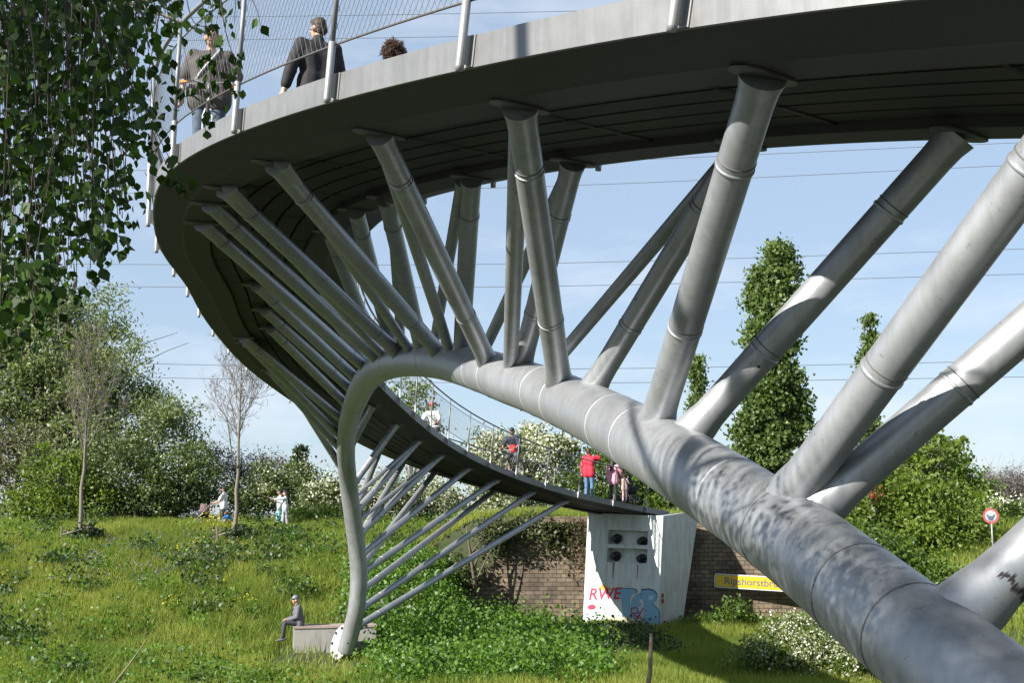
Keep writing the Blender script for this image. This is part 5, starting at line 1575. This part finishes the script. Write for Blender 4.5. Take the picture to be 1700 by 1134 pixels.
def pram(label, name, loc, yaw, hood, seat, handle_h=1.02):
    o = thing(name, label, 'pushchair', loc, yaw)
    mb = MB()
    for s_ in (-.24, .24):
        mb.tube([(s_, .38, .14), (s_, -.05, .55), (s_, -.48, handle_h)], .014, 7); mb.tube([(s_, -.34, .14), (s_, .05, .52), (s_, .18, .66)], .013, 7)
    mb.tube([(-.24, .38, .14), (.24, .38, .14)], .012, 6); mb.tube([(-.24, -.34, .14), (.24, -.34, .14)], .012, 6)
    mb.build('frame', M_GALV, None).parent = o
    mb = MB(); mb.capsule([(-.25, -.48, handle_h), (.25, -.48, handle_h)], .02, 8); mb.build('handle', M_DARK, None).parent = o
    mb = MB(); n = 12       # seat tub, open at the top
    for i, (z, r_) in enumerate(((.40, .14), (.43, .20), (.55, .23), (.72, .25))):
        pass
    mb.lathe([(.02, .38), (.15, .40), (.21, .48), (.235, .60), (.25, .72), (.235, .72), (.21, .60), (.18, .5), (.02, .46)], (0, 0, 0), n=18)
    mb.V = [v * np.array([1, 1.55, 1]) for v in mb.V]
    mb.build('seat', cmat(seat), None).parent = o
    V = []; Fs = []        # folding hood: a quarter dome
    nu, nv = 9, 12
    for i in range(nu):
        a = math.radians(-8 + 105 * i / (nu - 1))
        for j in range(nv):
            b_ = math.pi * j / (nv - 1)
            ripple = 1 + .025 * math.cos(i * math.pi)
            V.append((.26 * math.cos(b_), -.02 - .36 * math.sin(b_) * math.cos(a) * ripple + .0, .70 + .36 * math.sin(b_) * math.sin(a) * ripple))
    Fs = [(i * nv + j, i * nv + j + 1, (i + 1) * nv + j + 1, (i + 1) * nv + j) for i in range(nu - 1) for j in range(nv - 1)]
    mb = MB(); mb.add(V, Fs); mb.build('hood', cmat(hood), None).parent = o
    mb = MB(); mb.box((0, .02, .24), (.4, .55, .16)); mb.build('basket', cmat((.03, .03, .035)), None).parent = o
    for x in (-.26, .26):
        for y, r_ in ((.38, .11), (-.34, .14)):
            mb = MB(); mb.lathe([(r_ - .03, -.018), (r_ - .006, -.02), (r_, -.008), (r_, .008), (r_ - .006, .02), (r_ - .03, .018)], (x, y, r_), (1, 0, 0), 20, close=True)
            mb.lathe([(.0, -.012), (r_ - .028, -.012), (r_ - .028, .012), (0, .012)], (x, y, r_), (1, 0, 0), 12)
            mb.build('wheel', M_DARK, None).parent = o
    return o


p3, s_ = on_deck(1044, 790, 1.08, 38, 48.3, 1.2)
pram('dark grey pushchair with folded hood on the far deck beside the pink jacket', 'pushchair', p3, face_yaw((.75, -.6)), (.22, .21, .22), (.025, .03, .035))

# ------------------------------------------------------------------ along the path above the slope
def ground_at(px, Y): 
    X = at(px, 860, Y)[0]; return np.array([X, Y, float(terr(X, Y))])


g = ground_at(371, 55.0)
human('person in a white shirt pushing a pram along the path above the slope', g, face_yaw((-1, .05)), 1.80,
      dict(elL=(-.2, .16, 1.16), wrL=(-.18, .42, 1.04), elR=(.2, .16, 1.16), wrR=(.18, .42, 1.04), anR=(.1, .24, .09), knR=(.1, .16, .52), anL=(-.1, -.25, .13), knL=(-.1, -.0, .5)),
      dict(c=WHITE, sleeve=.45, hem=.06, g=.03), dict(kind='shorts', c=(.03, .03, .035)), hair=(.03, .02, .015), shoes=(.3, .3, .3))
pram('black pram with a dull brown hood pushed along the path above the slope', 'pram', g + np.array([-1.0, .0, 0]), face_yaw((-1, .05)), (.22, .13, .12), (.03, .03, .035), 1.06)
g = ground_at(381, 54.2)
human('small crouching person in a blue top and orange shorts behind the right sapling', g, face_yaw((-.6, -.6)), 1.15,
      dict(pel=(0, -.1, .45), chest=(0, .12, .72), neck=(0, .22, .86), head=(0, .30, .98), shR=(.18, .2, .8), shL=(-.18, .2, .8), elR=(.24, .35, .58), wrR=(.2, .45, .36), elL=(-.24, .35, .58), wrL=(-.2, .45, .36),
           hiR=(.1, -.1, .42), hiL=(-.1, -.1, .42), knR=(.16, .28, .46), knL=(-.16, .28, .46), anR=(.13, .05, .085), anL=(-.13, .05, .085)),
      dict(c=(.03, .22, .62), sleeve=.9, g=.03), dict(kind='shorts', c=(.8, .33, .1)), hair=(.1, .06, .03), vox=.016)
g = ground_at(464, 54.6)
human('person in an aqua skirt half behind the long haired person on the path', g, face_yaw((-.9, -.3)), 1.70, dict(elR=(.24, .2, 1.28), wrR=(.18, .48, 1.38), anR=(.1, .15, .09), anL=(-.1, -.12, .09)),
      dict(c=(.62, .66, .72), sleeve=.9), dict(kind='skirt', c=(.30, .66, .66), len=.78, flare=(.0, -.05)), hair=(.02, .015, .015))
g = ground_at(473, 54.1)
human('person with long black hair and a grey skirt pointing left on the path', g, face_yaw((-.95, -.2)), 1.70, dict(elL=(-.22, .26, 1.36), wrL=(-.2, .52, 1.36), handL=(0, 1, 0), elR=(.2, .2, 1.2), wrR=(.1, .38, 1.25), anR=(.1, .16, .09), anL=(-.1, -.16, .09)),
      dict(c=(.7, .7, .72), sleeve=.92), dict(kind='skirt', c=(.33, .33, .35), len=.8), hair=(.015, .012, .012), hair_style='long')
# seated on the concrete block
p0, u_, w_ = BENCH
gx_, gy_ = p0[0] + u_[0] * .16 + w_[0] * .28, p0[1] + u_[1] * .16 + w_[1] * .28
st = blk_top - .0
human('person in a grey jacket and cap sitting on the end of the concrete block', (gx_, gy_, st - .44), face_yaw((-.96, -.28)), 1.72,
      dict(pel=(0, 0, .55), chest=(0, .06, .88), neck=(0, .09, 1.05), head=(0, .14, 1.20), shR=(.185, .06, .99), shL=(-.185, .06, .99), elR=(.23, .10, .72), wrR=(.08, .34, .64), elL=(-.23, .10, .72), wrL=(-.06, .36, .63),
           handR=(-.3, .9, -.2), handL=(.3, .9, -.2), hiR=(.1, .05, .53), hiL=(-.1, .05, .53), knR=(.12, .47, .54), knL=(-.13, .45, .56), anR=(.11, .44, .09), anL=(-.14, .52, .09)),
      dict(c=(.13, .13, .15), sleeve=.97, hem=.0, g=.035, name='jacket'), dict(kind='trousers', c=(.045, .045, .055)), hair=(.35, .35, .36), cap=dict(c=(.2, .2, .21), brim=True), strap=(.03, .03, .035), shoes=(.12, .12, .12), head_turn=12)
